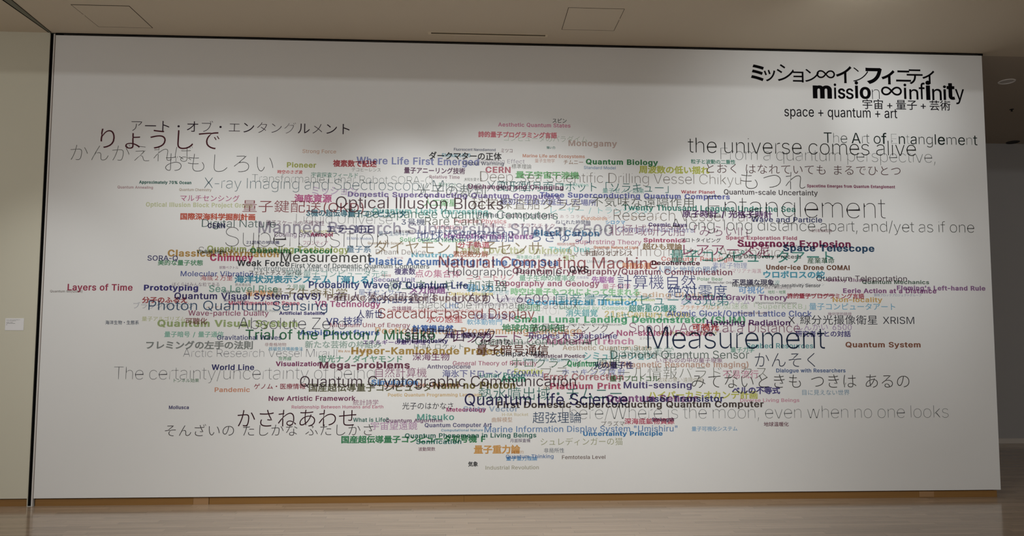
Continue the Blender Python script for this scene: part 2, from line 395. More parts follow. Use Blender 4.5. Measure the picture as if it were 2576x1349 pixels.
# ------------------------------------------------------------------ glyph outlines
# Latin letters as polygons: character, advance, then loops of x y points (1/1000 of a unit, capitals 509 high)
LATIN = '''  188 
" 321 78 318,70 509,136 509,128 318/193 318,185 509,250 509,243 318
% 676 155 284,137 289,121 297,95 320,86 335,80 351,76 369,76 431,80 448,96 479,107 492,121 503,137 511,175 517,196 515,214 511,230 503,244 492,255 479,264 464,274 431,276 388,270 351,264 335,255 320,244 308,230 297,214 289,196 284/175 327,191 329,203 335,212 346,218 358,222 372,222 428,219 441,213 454,204 464,191 470,175 473,160 470,148 464,138 454,128 428,128 372,132 358,138 346,147 335,160 329/501 -10,481 -8,462 -3,446 5,432 15,421 28,412 43,406 59,400 95,402 138,406 156,412 172,421 187,433 200,447 210,463 218,481 223,501 225,522 223,540 218,556 210,570 200,581 187,590 172,596 156,600 138,600 77,596 59,580 28,569 15,540 -3,521 -8/501 35,517 37,529 43,538 53,548 80,548 135,538 162,529 172,517 178,501 180,486 178,473 172,464 162,454 135,454 80,464 53,473 43,485 37/132 0,482 509,540 509,191 0
' 206 78 318,70 509,136 509,128 318
( 273 89 207,90 244,94 283,109 364,119 403,145 477,160 510,177 539,236 539,204 466,179 390,161 313,152 241,152 176,160 115,167 83,188 16,236 -96,177 -96,150 -46,128 4,111 55,99 106,92 156
) 273 37 -96,72 -18,97 52,113 116,121 177,121 241,112 313,94 390,69 466,37 539,97 539,113 510,142 441,164 364,173 323,183 244,184 207,182 156,174 104,161 53,144 3,123 -47,97 -96
+ 453 198 34,198 364,255 364,255 34/61 172,61 226,391 226,391 172
, 188 38 -119,68 71,137 71,84 -119
- 310 267 244,267 188,44 188,44 244
/ 249 235 533,71 -76,14 -76,178 533
0 453 227 -7,191 -3,158 7,130 24,105 48,85 77,69 113,57 155,50 202,48 254,50 306,57 353,69 395,85 431,106 461,130 484,159 502,191 512,227 516,262 512,295 502,323 484,348 461,368 431,384 395,396 353,403 306,405 254,403 202,396 155,384 113,368 77,348 48,323 24,295 7,263 -3/227 50,250 52,271 60,290 74,306 92,320 116,330 144,338 176,344 254,338 332,330 365,320 393,306 416,290 435,271 449,250 457,227 460,203 457,182 449,163 435,147 416,134 393,123 365,115 332,109 254,115 176,123 144,134 116,147 92,163 74,182 60,203 52
1 453 76 0,76 55,391 55,391 0/276 509,276 0,212 0,212 448,209 448,86 358,86 427,198 509
2 453 64 0,64 47,282 282,303 312,316 341,320 371,319 389,315 405,308 419,287 441,258 455,224 460,188 454,172 447,159 438,148 427,132 398,128 381,127 362,66 362,68 391,75 418,86 442,102 464,121 482,143 496,168 507,196 513,225 516,254 513,281 507,306 497,328 482,346 465,361 445,372 423,379 398,381 372,377 336,363 299,336 259,294 209,153 60,153 57,389 57,389 0
3 453 218 -7,188 -5,159 1,133 10,108 22,88 38,70 57,57 79,48 104,44 132,109 132,112 115,118 100,126 87,150 66,165 59,200 51,239 51,258 55,291 69,304 80,315 93,323 108,328 125,328 163,316 196,306 211,292 223,275 234,254 241,229 246,201 248,157 248,157 299,288 448,288 452,70 452,70 509,372 509,372 461,211 278,211 289,247 290,279 286,308 276,333 262,354 244,371 222,383 198,391 173,393 145,390 116,383 90,370 66,354 45,333 27,309 12,281 2,251 -5
5 453 221 -7,192 -5,165 1,140 11,118 25,99 41,83 60,71 82,63 105,60 130,122 130,125 115,130 102,138 89,160 68,173 60,188 54,221 50,241 51,259 56,276 64,291 75,304 89,314 104,322 122,328 162,326 183,321 203,314 221,303 237,290 251,275 262,257 270,238 275,218 277,184 273,152 262,139 255,128 246,67 253,96 509,366 509,366 452,151 452,134 301,148 311,178 325,194 330,229 334,274 328,294 321,313 311,330 299,345 285,370 251,386 210,390 187,391 163,388 132,381 102,369 76,352 52,332 32,309 15,282 3,253 -4
6 453 226 -7,196 -4,168 3,142 15,119 31,100 51,84 74,73 101,66 130,64 162,65 187,80 239,93 268,112 302,252 509,322 509,151 261,145 261,165 288,184 302,208 311,235 314,265 312,291 305,316 295,337 280,355 262,370 240,380 215,387 187,389 157,387 127,379 98,368 73,352 50,333 30,310 14,284 3,257 -4/226 48,245 50,263 55,279 63,293 73,314 101,322 119,326 137,326 178,322 196,314 213,293 241,279 251,263 259,245 264,207 264,174 252,148 229,138 214,126 179,126 138,131 119,138 102,148 86,160 73,174 63,190 55,207 50
7 453 97 0,323 448,323 452,62 452,62 509,391 509,391 449,165 0
? 358 132 152,133 187,136 211,141 230,148 245,157 258,180 279,223 309,247 334,255 349,260 365,262 384,257 413,242 436,232 445,207 457,193 461,163 461,137 453,125 446,115 437,99 412,94 396,92 378,27 378,30 406,38 430,49 452,64 471,82 487,103 499,126 508,151 514,178 516,206 514,232 508,255 498,275 486,292 470,306 451,316 430,322 407,324 382,322 356,316 332,306 311,292 292,275 276,219 235,204 216,196 192,194 152/152 -3,141 1,131 9,124 18,118 41,124 64,131 73,152 85,176 85,196 73,203 64,208 53,208 29,203 18,196 9,186 1,176 -3
A 480 16 0,201 509,276 509,463 0,395 0,264 372,232 478,245 478,191 302,85 0/110 142,110 199,370 199,370 142
B 456 60 0,60 509,241 509,274 507,304 501,329 491,350 477,367 461,381 442,390 421,396 398,398 374,397 353,387 320,368 295,343 278,315 267,315 262,331 260,347 254,378 234,391 220,402 203,411 184,416 161,418 136,416 111,410 88,400 67,386 48,368 31,344 18,317 8,284 2,247 0/125 57,245 57,281 60,309 67,330 80,344 96,353 115,355 137,354 153,350 169,333 197,320 209,306 218,289 225,248 231,125 231/125 285,238 285,273 290,302 304,314 314,323 326,335 355,336 372,333 393,326 412,313 429,294 442,270 449,240 452,125 452
C 510 267 -7,225 -3,186 7,150 25,119 49,92 79,70 115,53 157,44 203,40 254,44 305,53 352,70 393,92 429,119 459,150 484,186 501,225 512,267 516,317 511,362 496,383 485,419 456,435 438,459 397,473 348,408 348,404 365,389 395,369 418,344 437,315 449,284 455,267 456,237 453,209 445,184 432,161 414,141 391,125 364,113 332,106 295,103 254,106 213,113 177,125 145,141 117,161 94,184 76,210 63,237 56,267 53,300 56,330 65,369 90,389 114,404 144,408 160,473 160,467 135,459 112,435 71,420 53,383 24,363 13,317 -2,293 -6
D 502 219 0,96 0,96 57,215 57,254 60,288 68,318 81,343 99,363 122,379 149,390 181,397 216,399 255,397 294,390 329,379 361,364 388,344 410,320 428,291 441,258 449,221 452,93 452,93 509,225 509,273 505,315 495,353 478,385 455,412 426,433 391,449 351,458 306,462 255,458 205,449 159,433 119,411 83,384 54,351 31,312 14,268 3/125 509,125 0,60 0,60 509
E 419 60 0,60 509,372 509,372 452,125 452,125 286,355 286,355 229,125 229,125 57,375 57,375 0
F 410 60 0,60 509,369 509,369 452,125 452,125 278,346 278,346 221,125 221,125 0
G 520 269 -7,225 -3,185 7,149 25,118 49,91 79,69 116,53 157,43 203,40 254,43 305,53 352,69 393,91 429,117 459,149 484,184 501,223 512,265 516,316 510,340 504,384 483,421 453,436 436,460 395,468 373,474 349,408 349,387 393,368 417,344 436,300 453,265 456,236 453,209 445,183 432,160 414,141 392,125 364,113 332,106 295,103 254,106 213,113 177,125 145,141 117,161 95,184 76,210 63,238 56,269 53,296 55,322 61,345 71,365 85,382 102,396 123,407 147,413 173,415 202,434 199,283 199,283 256,478 256,478 200,475 160,466 124,451 91,431 62,406 38,377 19,344 5,308 -4
H 517 60 0,60 509,125 509,125 289,392 289,392 509,457 509,457 0,392 0,392 232,125 232,125 0
I 185 60 0,60 509,125 509,125 0
J 396 185 -7,143 -2,106 11,75 33,52 63,38 100,33 145,33 173,98 173,100 117,108 93,122 74,139 61,160 53,185 50,209 53,230 61,248 74,261 93,269 117,272 145,272 509,336 509,336 145,332 100,318 63,294 33,263 11,227 -2
K 467 104 145,104 216,199 331,364 509,448 509,231 276,228 276/60 0,60 509,125 509,125 0/372 0,188 259,228 309,449 0
L 393 60 0,60 509,125 509,125 57,361 57,361 0
M 628 60 0,60 509,152 509,322 49,307 49,352 187,476 509,568 509,568 0,504 0,507 457,513 457,456 291,342 0,286 0,112 457,119 457,122 291,122 0
N 523 60 0,60 509,136 509,371 137,414 55,405 54,399 195,399 509,463 509,463 0,387 0,168 346,108 452,119 454,125 291,125 0
O 533 267 -7,225 -3,186 7,150 25,119 49,92 79,70 115,53 157,44 203,40 254,44 305,53 352,70 393,92 429,119 459,150 484,186 501,225 512,267 516,309 512,348 501,384 484,415 459,442 429,464 393,480 352,490 305,493 254,490 203,480 157,464 115,442 79,415 49,384 25,348 7,309 -3/267 53,296 55,324 63,349 76,372 94,392 116,408 144,420 176,428 213,430 254,428 295,420 332,408 365,392 392,372 415,349 433,324 446,296 453,267 456,237 453,210 445,184 433,161 415,142 392,125 364,113 332,106 295,103 254,106 213,113 176,125 144,142 117,161 94,184 76,210 63,237 55
P 445 60 0,60 509,235 509,272 506,305 499,332 487,356 471,375 452,390 430,400 404,407 377,409 348,407 318,400 291,390 265,375 243,356 223,332 207,305 195,272 188,235 186,109 186,109 242,233 242,279 248,297 256,312 266,324 279,333 294,339 310,343 328,343 367,333 402,324 416,312 428,297 439,279 446,257 451,125 452,125 0
Q 533 245 159,313 159,468 -48,401 -48/267 -7,225 -3,186 7,150 25,119 49,92 79,70 115,53 157,44 203,40 254,44 305,53 352,70 393,92 429,119 459,150 484,186 501,225 512,267 516,309 512,348 501,384 484,415 459,442 429,464 393,480 352,490 305,493 254,490 203,480 157,464 115,442 79,415 49,384 25,348 7,309 -3/267 53,296 55,324 63,349 76,372 94,392 116,408 144,420 176,428 213,430 254,428 295,420 332,408 365,392 392,372 415,349 433,324 446,296 453,267 456,237 453,210 445,184 433,161 415,142 392,125 364,113 332,106 295,103 254,106 213,113 176,125 144,142 117,161 94,184 76,210 63,237 55
R 449 60 0,60 509,236 509,273 506,305 500,333 489,356 473,376 455,390 433,401 408,407 381,409 352,407 323,401 296,390 271,376 250,356 232,333 217,305 206,273 200,236 198,96 198,96 255,258 256,280 260,298 267,313 276,325 287,334 300,344 333,344 371,340 389,334 405,325 419,313 430,298 440,258 451,125 452,125 0/353 0,230 229,303 229,428 0
S 447 224 -9,188 -7,156 -1,128 9,102 23,81 40,64 60,51 83,42 109,38 137,104 137,108 118,114 102,123 88,150 66,185 53,224 49,246 50,267 54,286 60,303 69,317 79,329 92,338 106,344 122,346 139,340 168,322 189,296 205,245 222,184 239,145 253,112 269,86 289,67 313,56 341,52 372,54 400,62 425,75 448,92 468,113 484,138 498,165 508,195 514,227 516,259 514,289 508,316 498,340 484,360 468,377 449,390 427,398 403,401 378,337 378,332 402,320 421,302 437,280 449,254 456,225 459,185 454,167 448,152 440,139 430,121 405,115 376,117 359,122 345,142 324,169 308,212 293,312 264,344 248,359 238,384 213,395 198,407 161,408 139,406 112,399 87,386 64,370 43,349 25,323 11,294 0,261 -7
T 449 32 452,32 509,417 509,417 452,257 452,257 0,193 0,193 452
U 517 259 -8,220 -6,186 2,154 15,126 33,103 55,85 80,71 108,63 140,60 173,60 509,124 509,124 178,126 155,132 133,141 113,153 95,169 80,187 68,208 59,232 53,285 53,309 59,331 68,349 80,364 95,377 113,385 133,391 155,393 178,393 509,457 509,457 173,454 140,446 108,433 80,414 55,391 33,363 15,332 2,297 -6
V 480 204 0,16 509,84 509,207 164,248 31,235 31,290 206,395 509,463 509,278 0
W 686 155 0,16 509,82 509,172 162,197 40,189 40,224 196,306 509,380 509,494 58,497 40,488 40,510 145,603 509,670 509,530 0,455 0,351 391,336 475,350 475,318 323,230 0
X 474 18 0,217 284,217 236,29 509,104 509,230 318,243 292,232 292,288 386,374 509,446 509,259 239,259 287,456 0,382 0,237 218,230 231,244 231,182 129,91 0
Y 472 203 0,203 208,16 509,91 509,222 292,250 230,224 230,251 293,280 344,381 509,455 509,268 208,268 0
Z 438 42 0,42 46,306 431,341 476,348 454,40 452,40 509,397 509,397 462,110 49,97 33,90 54,214 57,399 57,399 0
a 389 160 -9,115 -3,94 5,76 15,60 29,48 45,38 63,32 84,30 108,36 146,43 161,53 174,64 184,92 200,125 211,257 231,271 240,276 257,272 285,267 297,260 307,240 322,227 327,196 331,163 327,137 316,118 301,104 283,100 274,41 291,51 313,64 331,79 346,95 358,114 368,153 380,208 384,255 375,271 369,300 350,312 336,322 320,330 301,335 278,337 251,337 0,277 0,277 52,272 52,252 25,242 16,215 1,199 -4/170 45,192 47,211 51,242 68,254 80,263 93,270 108,276 138,276 190,267 184,147 163,122 153,103 139,97 130,93 118,93 93,96 82,109 64,130 52,156 46
b 424 229 -8,208 -7,189 -3,172 4,147 21,123 50,118 59,112 59,112 0,53 0,53 509,114 509,114 319,118 319,137 346,171 373,188 379,207 383,229 384,259 382,287 374,313 361,335 342,354 320,370 293,381 261,388 227,390 189,388 151,381 116,370 84,355 57,336 34,313 16,288 3,260 -6/220 47,242 49,262 55,279 66,294 80,306 97,316 117,323 139,327 163,327 215,323 239,316 261,307 281,295 298,280 311,262 322,243 328,220 330,198 328,178 322,161 312,147 299,134 282,125 263,118 241,114 216,114 162,118 138,125 115,135 95,147 78,162 65,179 55,198 49
c 396 207 -8,174 -5,144 3,117 16,93 35,72 58,56 85,44 116,37 150,34 187,37 225,44 260,56 291,72 318,93 341,117 360,144 374,174 382,226 384,260 377,291 364,318 346,330 335,349 308,362 277,303 262,290 289,278 304,252 321,231 328,207 330,184 328,163 321,145 310,130 296,118 278,108 258,98 212,96 187,102 139,108 117,118 97,130 80,145 66,163 55,184 49,207 46,253 55,271 66,292 89,304 117,363 102,350 70,331 43,306 21,277 5,244 -5
d 424 195 -8,165 -6,137 3,111 16,89 34,70 57,55 84,43 116,36 151,34 189,36 227,43 261,55 293,70 320,89 342,112 361,137 374,165 382,196 384,218 383,237 379,253 373,278 355,306 319,311 319,311 509,372 509,372 0,313 0,313 59,307 59,287 31,266 12,236 -3,217 -7/205 47,226 49,246 55,263 65,278 78,290 95,299 115,306 138,312 189,306 241,300 263,290 282,278 299,263 312,246 322,227 328,205 330,182 328,162 322,145 311,130 298,118 281,108 261,98 215,96 189,102 139,109 117,118 97,130 80,145 66,162 55,182 49
e 404 212 -8,177 -5,145 3,117 16,92 35,72 58,56 85,44 116,37 150,34 187,36 224,44 258,55 290,71 317,91 340,115 359,142 373,172 382,205 384,246 380,285 366,303 355,319 341,334 324,347 305,357 282,365 256,370 227,371 169,75 169,75 221,338 221,310 202,304 248,298 269,277 301,263 314,246 323,227 328,205 330,183 328,164 323,146 313,131 301,109 270,97 231,96 178,102 127,110 106,121 88,135 73,151 61,169 53,190 48,212 46,241 49,265 58,294 82,306 105,365 91,358 72,348 55,335 39,320 26,283 4,261 -3,237 -7
f 254 228 379,228 327,6 327,6 379/81 0,82 452,87 470,96 486,107 499,120 510,135 519,169 529,212 529,243 521,227 468,202 474,178 472,164 468,154 460,147 449,143 435,142 0
g 425 207 -151,156 -146,134 -140,114 -132,97 -122,82 -110,59 -84,51 -69,101 -41,122 -66,142 -82,169 -93,207 -97,236 -95,261 -87,282 -75,298 -58,308 -34,311 -6,311 68,306 68,287 41,266 23,236 10,217 6,195 5,165 7,138 14,113 27,90 43,71 65,55 90,43 120,36 154,34 191,36 229,43 263,55 293,71 320,90 342,112 361,138 374,166 382,196 384,218 383,237 379,253 373,279 356,308 319,313 319,313 379,372 379,372 -9,370 -40,363 -67,350 -90,334 -109,314 -124,291 -136,265 -144,237 -149/205 59,227 61,246 66,264 75,278 87,290 103,300 121,307 142,311 166,311 219,307 242,300 264,291 283,279 299,264 312,247 322,227 328,205 330,182 328,163 322,145 312,130 298,118 282,102 241,96 193,102 144,109 123,118 104,131 88,145 76,163 66,183 61
h 410 114 0,53 0,53 509,114 509,114 287,102 287,116 319,132 344,152 362,175 374,200 382,227 384,252 383,275 377,295 369,313 356,328 340,341 321,350 298,355 271,357 240,357 0,296 0,296 235,293 263,286 286,273 304,256 318,235 326,210 329,192 328,176 324,147 308,136 297,126 283,119 266,115 248
i 167 53 0,53 379,114 379,114 0/73 444,63 448,47 463,43 472,41 483,47 504,54 512,73 522,84 524,105 518,114 512,121 504,125 494,125 472,121 463,105 448,95 444
j 167 53 379,114 379,114 -30,108 -72,102 -90,92 -106,80 -119,65 -129,47 -137,4 -143,-10 -143,-10 -87,18 -85,31 -80,40 -72,47 -61,53 -29/72 444,62 448,53 455,42 472,42 494,53 512,72 522,83 524,95 522,114 512,125 494,125 472,114 455,105 448,95 444
k 381 110 137,110 212,121 212,284 379,360 379,184 199,177 199/53 0,53 509,114 509,114 0/294 0,148 186,191 229,372 0
l 167 51 0,51 509,115 509,115 0
m 610 53 0,53 379,112 379,112 295,108 295,114 314,122 331,132 346,144 358,172 376,187 382,219 386,245 383,268 375,287 361,303 342,314 320,321 295,312 295,326 329,350 356,364 366,381 375,398 381,417 385,458 385,478 380,497 372,514 361,529 346,541 328,550 307,555 283,557 255,557 0,496 0,496 254,493 279,485 298,473 313,456 323,438 329,402 329,387 326,374 320,353 302,345 290,336 263,335 0,274 0,274 260,272 280,265 297,253 311,238 322,220 328,199 330,171 326,145 312,135 302,126 289,119 274,115 257,114 0
n 410 114 0,53 0,53 379,112 379,112 287,102 287,116 319,132 344,152 362,175 374,200 382,227 384,252 383,275 377,295 369,313 356,328 340,341 321,350 298,355 271,357 240,357 0,296 0,296 235,293 263,286 286,273 304,256 318,235 326,210 329,192 328,176 324,147 308,136 297,126 283,119 266,115 248
o 415 207 -8,174 -5,144 3,117 16,93 35,72 58,56 85,44 116,37 150,34 187,37 225,44 260,56 291,72 318,93 341,117 360,144 374,174 382,207 384,241 382,271 374,299 360,323 341,343 318,359 291,371 260,379 225,381 187,379 150,371 116,359 85,343 58,323 35,299 16,271 3,241 -5/207 46,231 49,252 55,270 66,285 80,298 97,307 117,314 139,318 163,318 212,314 236,307 258,298 278,285 296,270 310,252 321,231 328,207 330,184 328,163 321,145 310,130 296,118 278,108 258,98 212,96 187,102 139,108 117,118 97,130 80,145 66,163 55,184 49
p 424 53 -143,53 379,112 379,112 319,118 319,137 346,171 373,188 379,207 383,229 384,259 382,287 374,313 361,335 342,354 320,370 293,381 261,388 227,390 189,388 151,381 116,370 84,355 57,336 34,313 16,288 3,260 -6,229 -8,208 -7,189 -3,159 12,147 21,118 59,114 59,114 -143/220 47,242 49,262 55,279 66,294 80,306 97,316 117,323 139,327 163,327 215,323 239,316 261,307 281,295 298,280 311,262 322,243 328,220 330,198 328,178 322,161 312,147 299,134 282,125 263,118 241,114 216,114 162,118 138,125 115,135 95,147 78,162 65,179 55,198 49
q 424 372 -143,311 -143,311 59,306 59,287 31,266 12,236 -3,217 -7,195 -8,165 -6,137 3,111 16,89 34,70 57,55 84,43 116,36 151,34 189,36 227,43 261,55 293,70 320,89 342,112 361,137 374,165 382,196 384,218 383,237 379,253 373,278 355,307 319,313 319,313 379,372 379/205 47,226 49,246 55,263 65,278 78,290 95,299 115,306 138,312 189,306 241,300 263,290 282,278 299,263 312,246 322,227 328,205 330,182 328,162 322,145 311,130 298,118 281,108 261,98 215,96 189,102 139,109 117,118 97,130 80,145 66,162 55,182 49
r 259 53 0,53 379,112 379,112 321,115 321,124 339,137 354,152 367,171 377,191 383,243 384,243 322,207 326,174 321,159 315,135 296,126 284,119 269,115 254,114 0
s 365 157 -7,133 -3,112 3,93 12,76 24,62 38,50 54,41 73,36 94,94 107,101 87,111 72,124 60,141 52,160 47,181 45,206 47,227 53,244 62,258 74,265 88,268 103,262 126,254 136,243 144,212 155,149 170,118 180,92 192,72 208,58 227,50 249,47 274,49 295,55 314,65 332,79 347,95 360,115 370,137 378,161 383,212 383,234 379,254 372,271 363,286 352,299 339,318 308,324 290,268 277,254 304,243 316,228 325,210 331,187 333,166 331,147 326,131 317,119 305,111 292,109 277,110 264,115 253,124 243,136 235,172 223,261 200,287 187,306 171,320 153,328 131,331 107,329 85,323 65,312 47,298 31,281 18,260 6,236 -2,210 -7
t 227 204 379,204 327,6 327,6 379/65 471,126 471,127 83,130 70,136 61,144 55,156 51,202 54,213 2,192 -3,168 -4,138 -1,113 7,92 21,77 41,68 64,65 93
u 410 182 -5,158 -3,135 2,115 11,97 23,82 39,69 59,60 82,54 109,53 379,114 379,114 144,116 117,124 94,137 75,154 61,175 53,200 50,218 51,234 55,263 71,274 83,283 97,290 113,295 132,296 379,357 379,357 0,298 0,298 92,307 92,294 60,277 35,257 17,234 5,209 -3
v 389 163 0,17 379,84 379,187 87,206 21,184 21,224 155,305 379,371 379,226 0
w 567 138 0,23 379,87 379,161 107,175 41,165 41,206 214,252 379,316 379,382 136,402 41,391 41,434 214,480 379,545 379,429 0,368 0,281 318,277 338,291 338,248 172,199 0
x 379 21 0,171 218,171 171,29 379,100 379,170 270,207 206,175 206,233 306,282 379,352 379,209 169,209 214,358 0,287 0,173 182,205 182,160 103,91 0
y 389 47 -139,61 -86,94 -90,113 -86,130 -74,138 -64,151 -36,163 -1,17 379,84 379,187 87,206 21,184 21,224 155,305 379,371 379,196 -77,177 -107,153 -128,139 -136,125 -141,82 -145
z 380 42 0,42 46,254 320,254 323,48 323,48 379,333 379,333 331,126 60,126 56,339 56,339 0
ñ 410 114 0,53 0,53 379,112 379,112 287,102 287,116 319,132 344,152 362,175 374,200 382,227 384,252 383,275 377,295 369,313 356,328 340,341 321,350 298,355 271,357 240,357 0,296 0,296 235,293 263,286 286,273 304,256 318,235 326,210 329,192 328,176 324,147 308,136 297,126 283,119 266,115 248/250 446,225 450,167 475,161 474,153 466,149 454,149 448,106 448,108 467,113 484,120 498,131 509,144 516,169 518,200 508,231 491,248 490,253 492,259 501,262 517,304 517,302 497,297 480,289 466,278 455,265 448
ö 415 207 -8,174 -5,144 3,117 16,93 35,72 58,56 85,44 116,37 150,34 187,37 225,44 260,56 291,72 318,93 341,117 360,144 374,174 382,207 384,241 382,271 374,299 360,323 341,343 318,359 291,371 260,379 225,381 187,379 150,371 116,359 85,343 58,323 35,299 16,271 3,241 -5/207 46,231 49,252 55,270 66,285 80,298 97,307 117,314 139,318 163,318 212,314 236,307 258,298 278,285 296,270 310,252 321,231 328,207 330,184 328,163 321,145 310,130 296,118 278,108 258,98 212,96 187,102 139,108 117,118 97,130 80,145 66,163 55,184 49/269 444,259 448,244 463,240 472,240 494,244 503,251 512,259 518,269 522,290 522,308 512,318 494,320 483,318 472,308 455,299 448,290 444/125 444,115 448,100 463,96 472,96 494,100 503,107 512,115 518,125 522,146 522,156 518,164 512,171 503,175 494,175 472,171 463,156 448,146 444
∞ 652 173 354,206 351,248 335,261 328,322 272,326 266,355 299,388 325,407 337,429 346,453 352,480 354,504 352,527 346,549 335,568 322,584 305,598 286,608 264,615 241,617 216,615 192,608 168,598 146,584 127,568 110,549 96,527 86,504 80,480 78,446 81,415 91,377 114,326 166,286 123,251 98,207 81,173 78,148 80,125 86,103 96,83 110,67 127,53 146,42 168,36 192,34 216,36 241,42 264,53 286,67 305,83 322,103 336,125 346,148 352/95 202,104 177,112 165,133 148,159 138,188 138,217 148,243 165,289 216,255 257,232 275,204 289,189 293,159 293,146 290,133 284,112 267,104 256,95 230/557 230,547 256,530 276,507 290,480 294,463 293,433 283,408 266,381 240,363 216,390 182,409 165,435 148,464 138,494 138,519 148,539 165,547 176,557 202'''
CAP = 0.509
INK = {}
for row in LATIN.split('\n'):
    ch = row[0]
    adv, _, body = row[2:].partition(' ')
    lp = []
    for part in body.split('/'):
        if part.strip():
            pts = [tuple(int(v) / 1000 for v in p.split()) for p in part.split(',')]
            lp.append(pts)
    INK[ch] = (int(adv) / 1000, lp)

def font_outline(s):
    c = bpy.data.curves.new('outline', 'FONT')
    c.body = s
    c.resolution_u = 5 if all(ord(k) < 0x3100 for k in s) else 3
    c.fill_mode = 'NONE'
    o = bpy.data.objects.new('outline', c)
    COL.objects.link(o)
    bpy.context.view_layer.update()
    me = bpy.data.meshes.new_from_object(o.evaluated_get(bpy.context.evaluated_depsgraph_get()))
    bpy.data.objects.remove(o)
    bpy.data.curves.remove(c)
    adj = {}
    for e in me.edges:
        a, b = e.vertices
        adj.setdefault(a, []).append(b)
        adj.setdefault(b, []).append(a)
    seen, loops = set(), []
    for s0 in range(len(me.vertices)):
        if s0 in seen or s0 not in adj:
            continue
        lp, cur = [s0], s0
        seen.add(s0)
        while True:
            nx = [k for k in adj[cur] if k not in seen]
            if not nx:
                break
            cur = cur + 1 if (cur + 1) in nx else nx[0]
            seen.add(cur)
            lp.append(cur)
        loops.append([(me.vertices[k].co.x, me.vertices[k].co.y) for k in lp])
    bpy.data.meshes.remove(me)
    return loops

def area(p):
    return 0.5 * sum(p[i - 1][0] * p[i][1] - p[i][0] * p[i - 1][1] for i in range(len(p)))

def lerp(tab, w):
    for (a, va), (b, vb) in zip(tab, tab[1:]):
        if w <= b:
            return va + (vb - va) * max(0, (w - a)) / (b - a)
    return tab[-1][1]

# stroke weight 0 (hairline) .. 5 (black) -> outline offset
W_LAT = [(0, -.0256), (1, -.0182), (1.5, -.0105), (2, -.002), (2.5, .0045), (3, .011), (4, .0235), (5, .039), (6, .05)]
W_CJK = [(0, -.034), (1, -.0235), (1.5, -.0135), (2, -.004), (2.5, .003), (3, .009), (4, .022), (5, .037), (6, .048)]

def clean(loops):
    """outer loops counter-clockwise, holes clockwise, no doubled points"""
    if sum(area(p) for p in loops) < 0:
        loops = [p[::-1] for p in loops]
    out = []
    for p in loops:
        q = []
        for a in p:
            if not q or abs(a[0] - q[-1][0]) + abs(a[1] - q[-1][1]) > 4e-4:
                q.append(a)
        while len(q) > 2 and abs(q[0][0] - q[-1][0]) + abs(q[0][1] - q[-1][1]) <= 4e-4:
            q.pop()
        if len(q) > 2:
            out.append(q)
    return out

def reach(o, d, A, B):
    """distance from point o along d to the nearest of the edges A-B"""
    e = B - A
    den = d[0] * e[:, 1] - d[1] * e[:, 0]
    ok = np.abs(den) > 1e-9
    den = np.where(ok, den, 1.0)
    w = A - o
    t = (w[:, 0] * e[:, 1] - w[:, 1] * e[:, 0]) / den
    u = (w[:, 0] * d[1] - w[:, 1] * d[0]) / den
    t = t[ok & (t > 2e-3) & (u > -1e-6) & (u < 1 + 1e-6)]
    return t.min() if len(t) else 9.0

def grow(loops, d, fy, stem):
    """move the outline by d: thinning aims at an even stroke, thickening keeps the counters open"""
    loops = clean(loops)
    if not loops:
        return []
    A = np.array([a for q in loops for a in q])
    B = np.array([q[(i + 1) % len(q)] for q in loops for i in range(len(q))])
    goal = stem + 2 * d
    out = []
    for q in loops:
        n = len(q)
        nm = []
        for i in range(n):
            ex, ey = q[(i + 1) % n][0] - q[i][0], q[(i + 1) % n][1] - q[i][1]
            l = math.hypot(ex, ey)
            nm.append((ey / l, -ex / l))
        r = []
        for i in range(n):
            (ax, ay), (bx, by) = nm[i - 1], nm[i]
            k = 1 / max(1 + ax * bx + ay * by, 0.45)
            mx, my = ax + bx, ay + by
            l = math.hypot(mx, my)
            if l < 1e-6:
                mx, my, l = bx, by, 1.0
            ux, uy = mx / l, my / l
            cs = max(ux * bx + uy * by, 0.2)
            o = np.array(q[i])
            if d < -0.004:
                t = reach(o, (-ux, -uy), A, B) * cs
                s = -(t - goal) / 2 if t < 1.5 * stem else d
                s = min(s, 0.55 * d)
            elif d > 0.004:
                s = min(d, 0.40 * reach(o, (ux, uy), A, B) * cs)
            else:
                s = d
            r.append((q[i][0] + mx * k * s, q[i][1] + my * k * s * fy))
        out.append(r)
    return out

def fill(loops):
    """triangles of the area with positive winding"""
    vs, es, rg = [], [], []
    for p in loops:
        n = len(vs)
        vs += [Vector(q) for q in p]
        es += [(n + i, n + (i + 1) % len(p)) for i in range(len(p))]
        rg.append((p, min(q[1] for q in p), max(q[1] for q in p)))
    if not vs:
        return [], []
    V, _, T, *_r = delaunay_2d_cdt(vs, es, [], 0, 1e-6)
    keep = []
    for t in T:
        x = sum(V[i].x for i in t) / len(t)
        y = sum(V[i].y for i in t) / len(t)
        wn = 0
        for p, lo, hi in rg:
            if y < lo or y > hi:
                continue
            for i in range(len(p)):
                (xa, ya), (xb, yb) = p[i - 1], p[i]
                if (ya <= y) != (yb <= y):
                    if xa + (y - ya) * (xb - xa) / (yb - ya) > x:
                        wn += 1 if yb > ya else -1
        if wn > 0:
            keep.append(tuple(t))
    used = sorted({i for t in keep for i in t})
    ix = {k: i for i, k in enumerate(used)}
    return [(V[k].x, V[k].y) for k in used], [tuple(ix[k] for k in t) for t in keep]

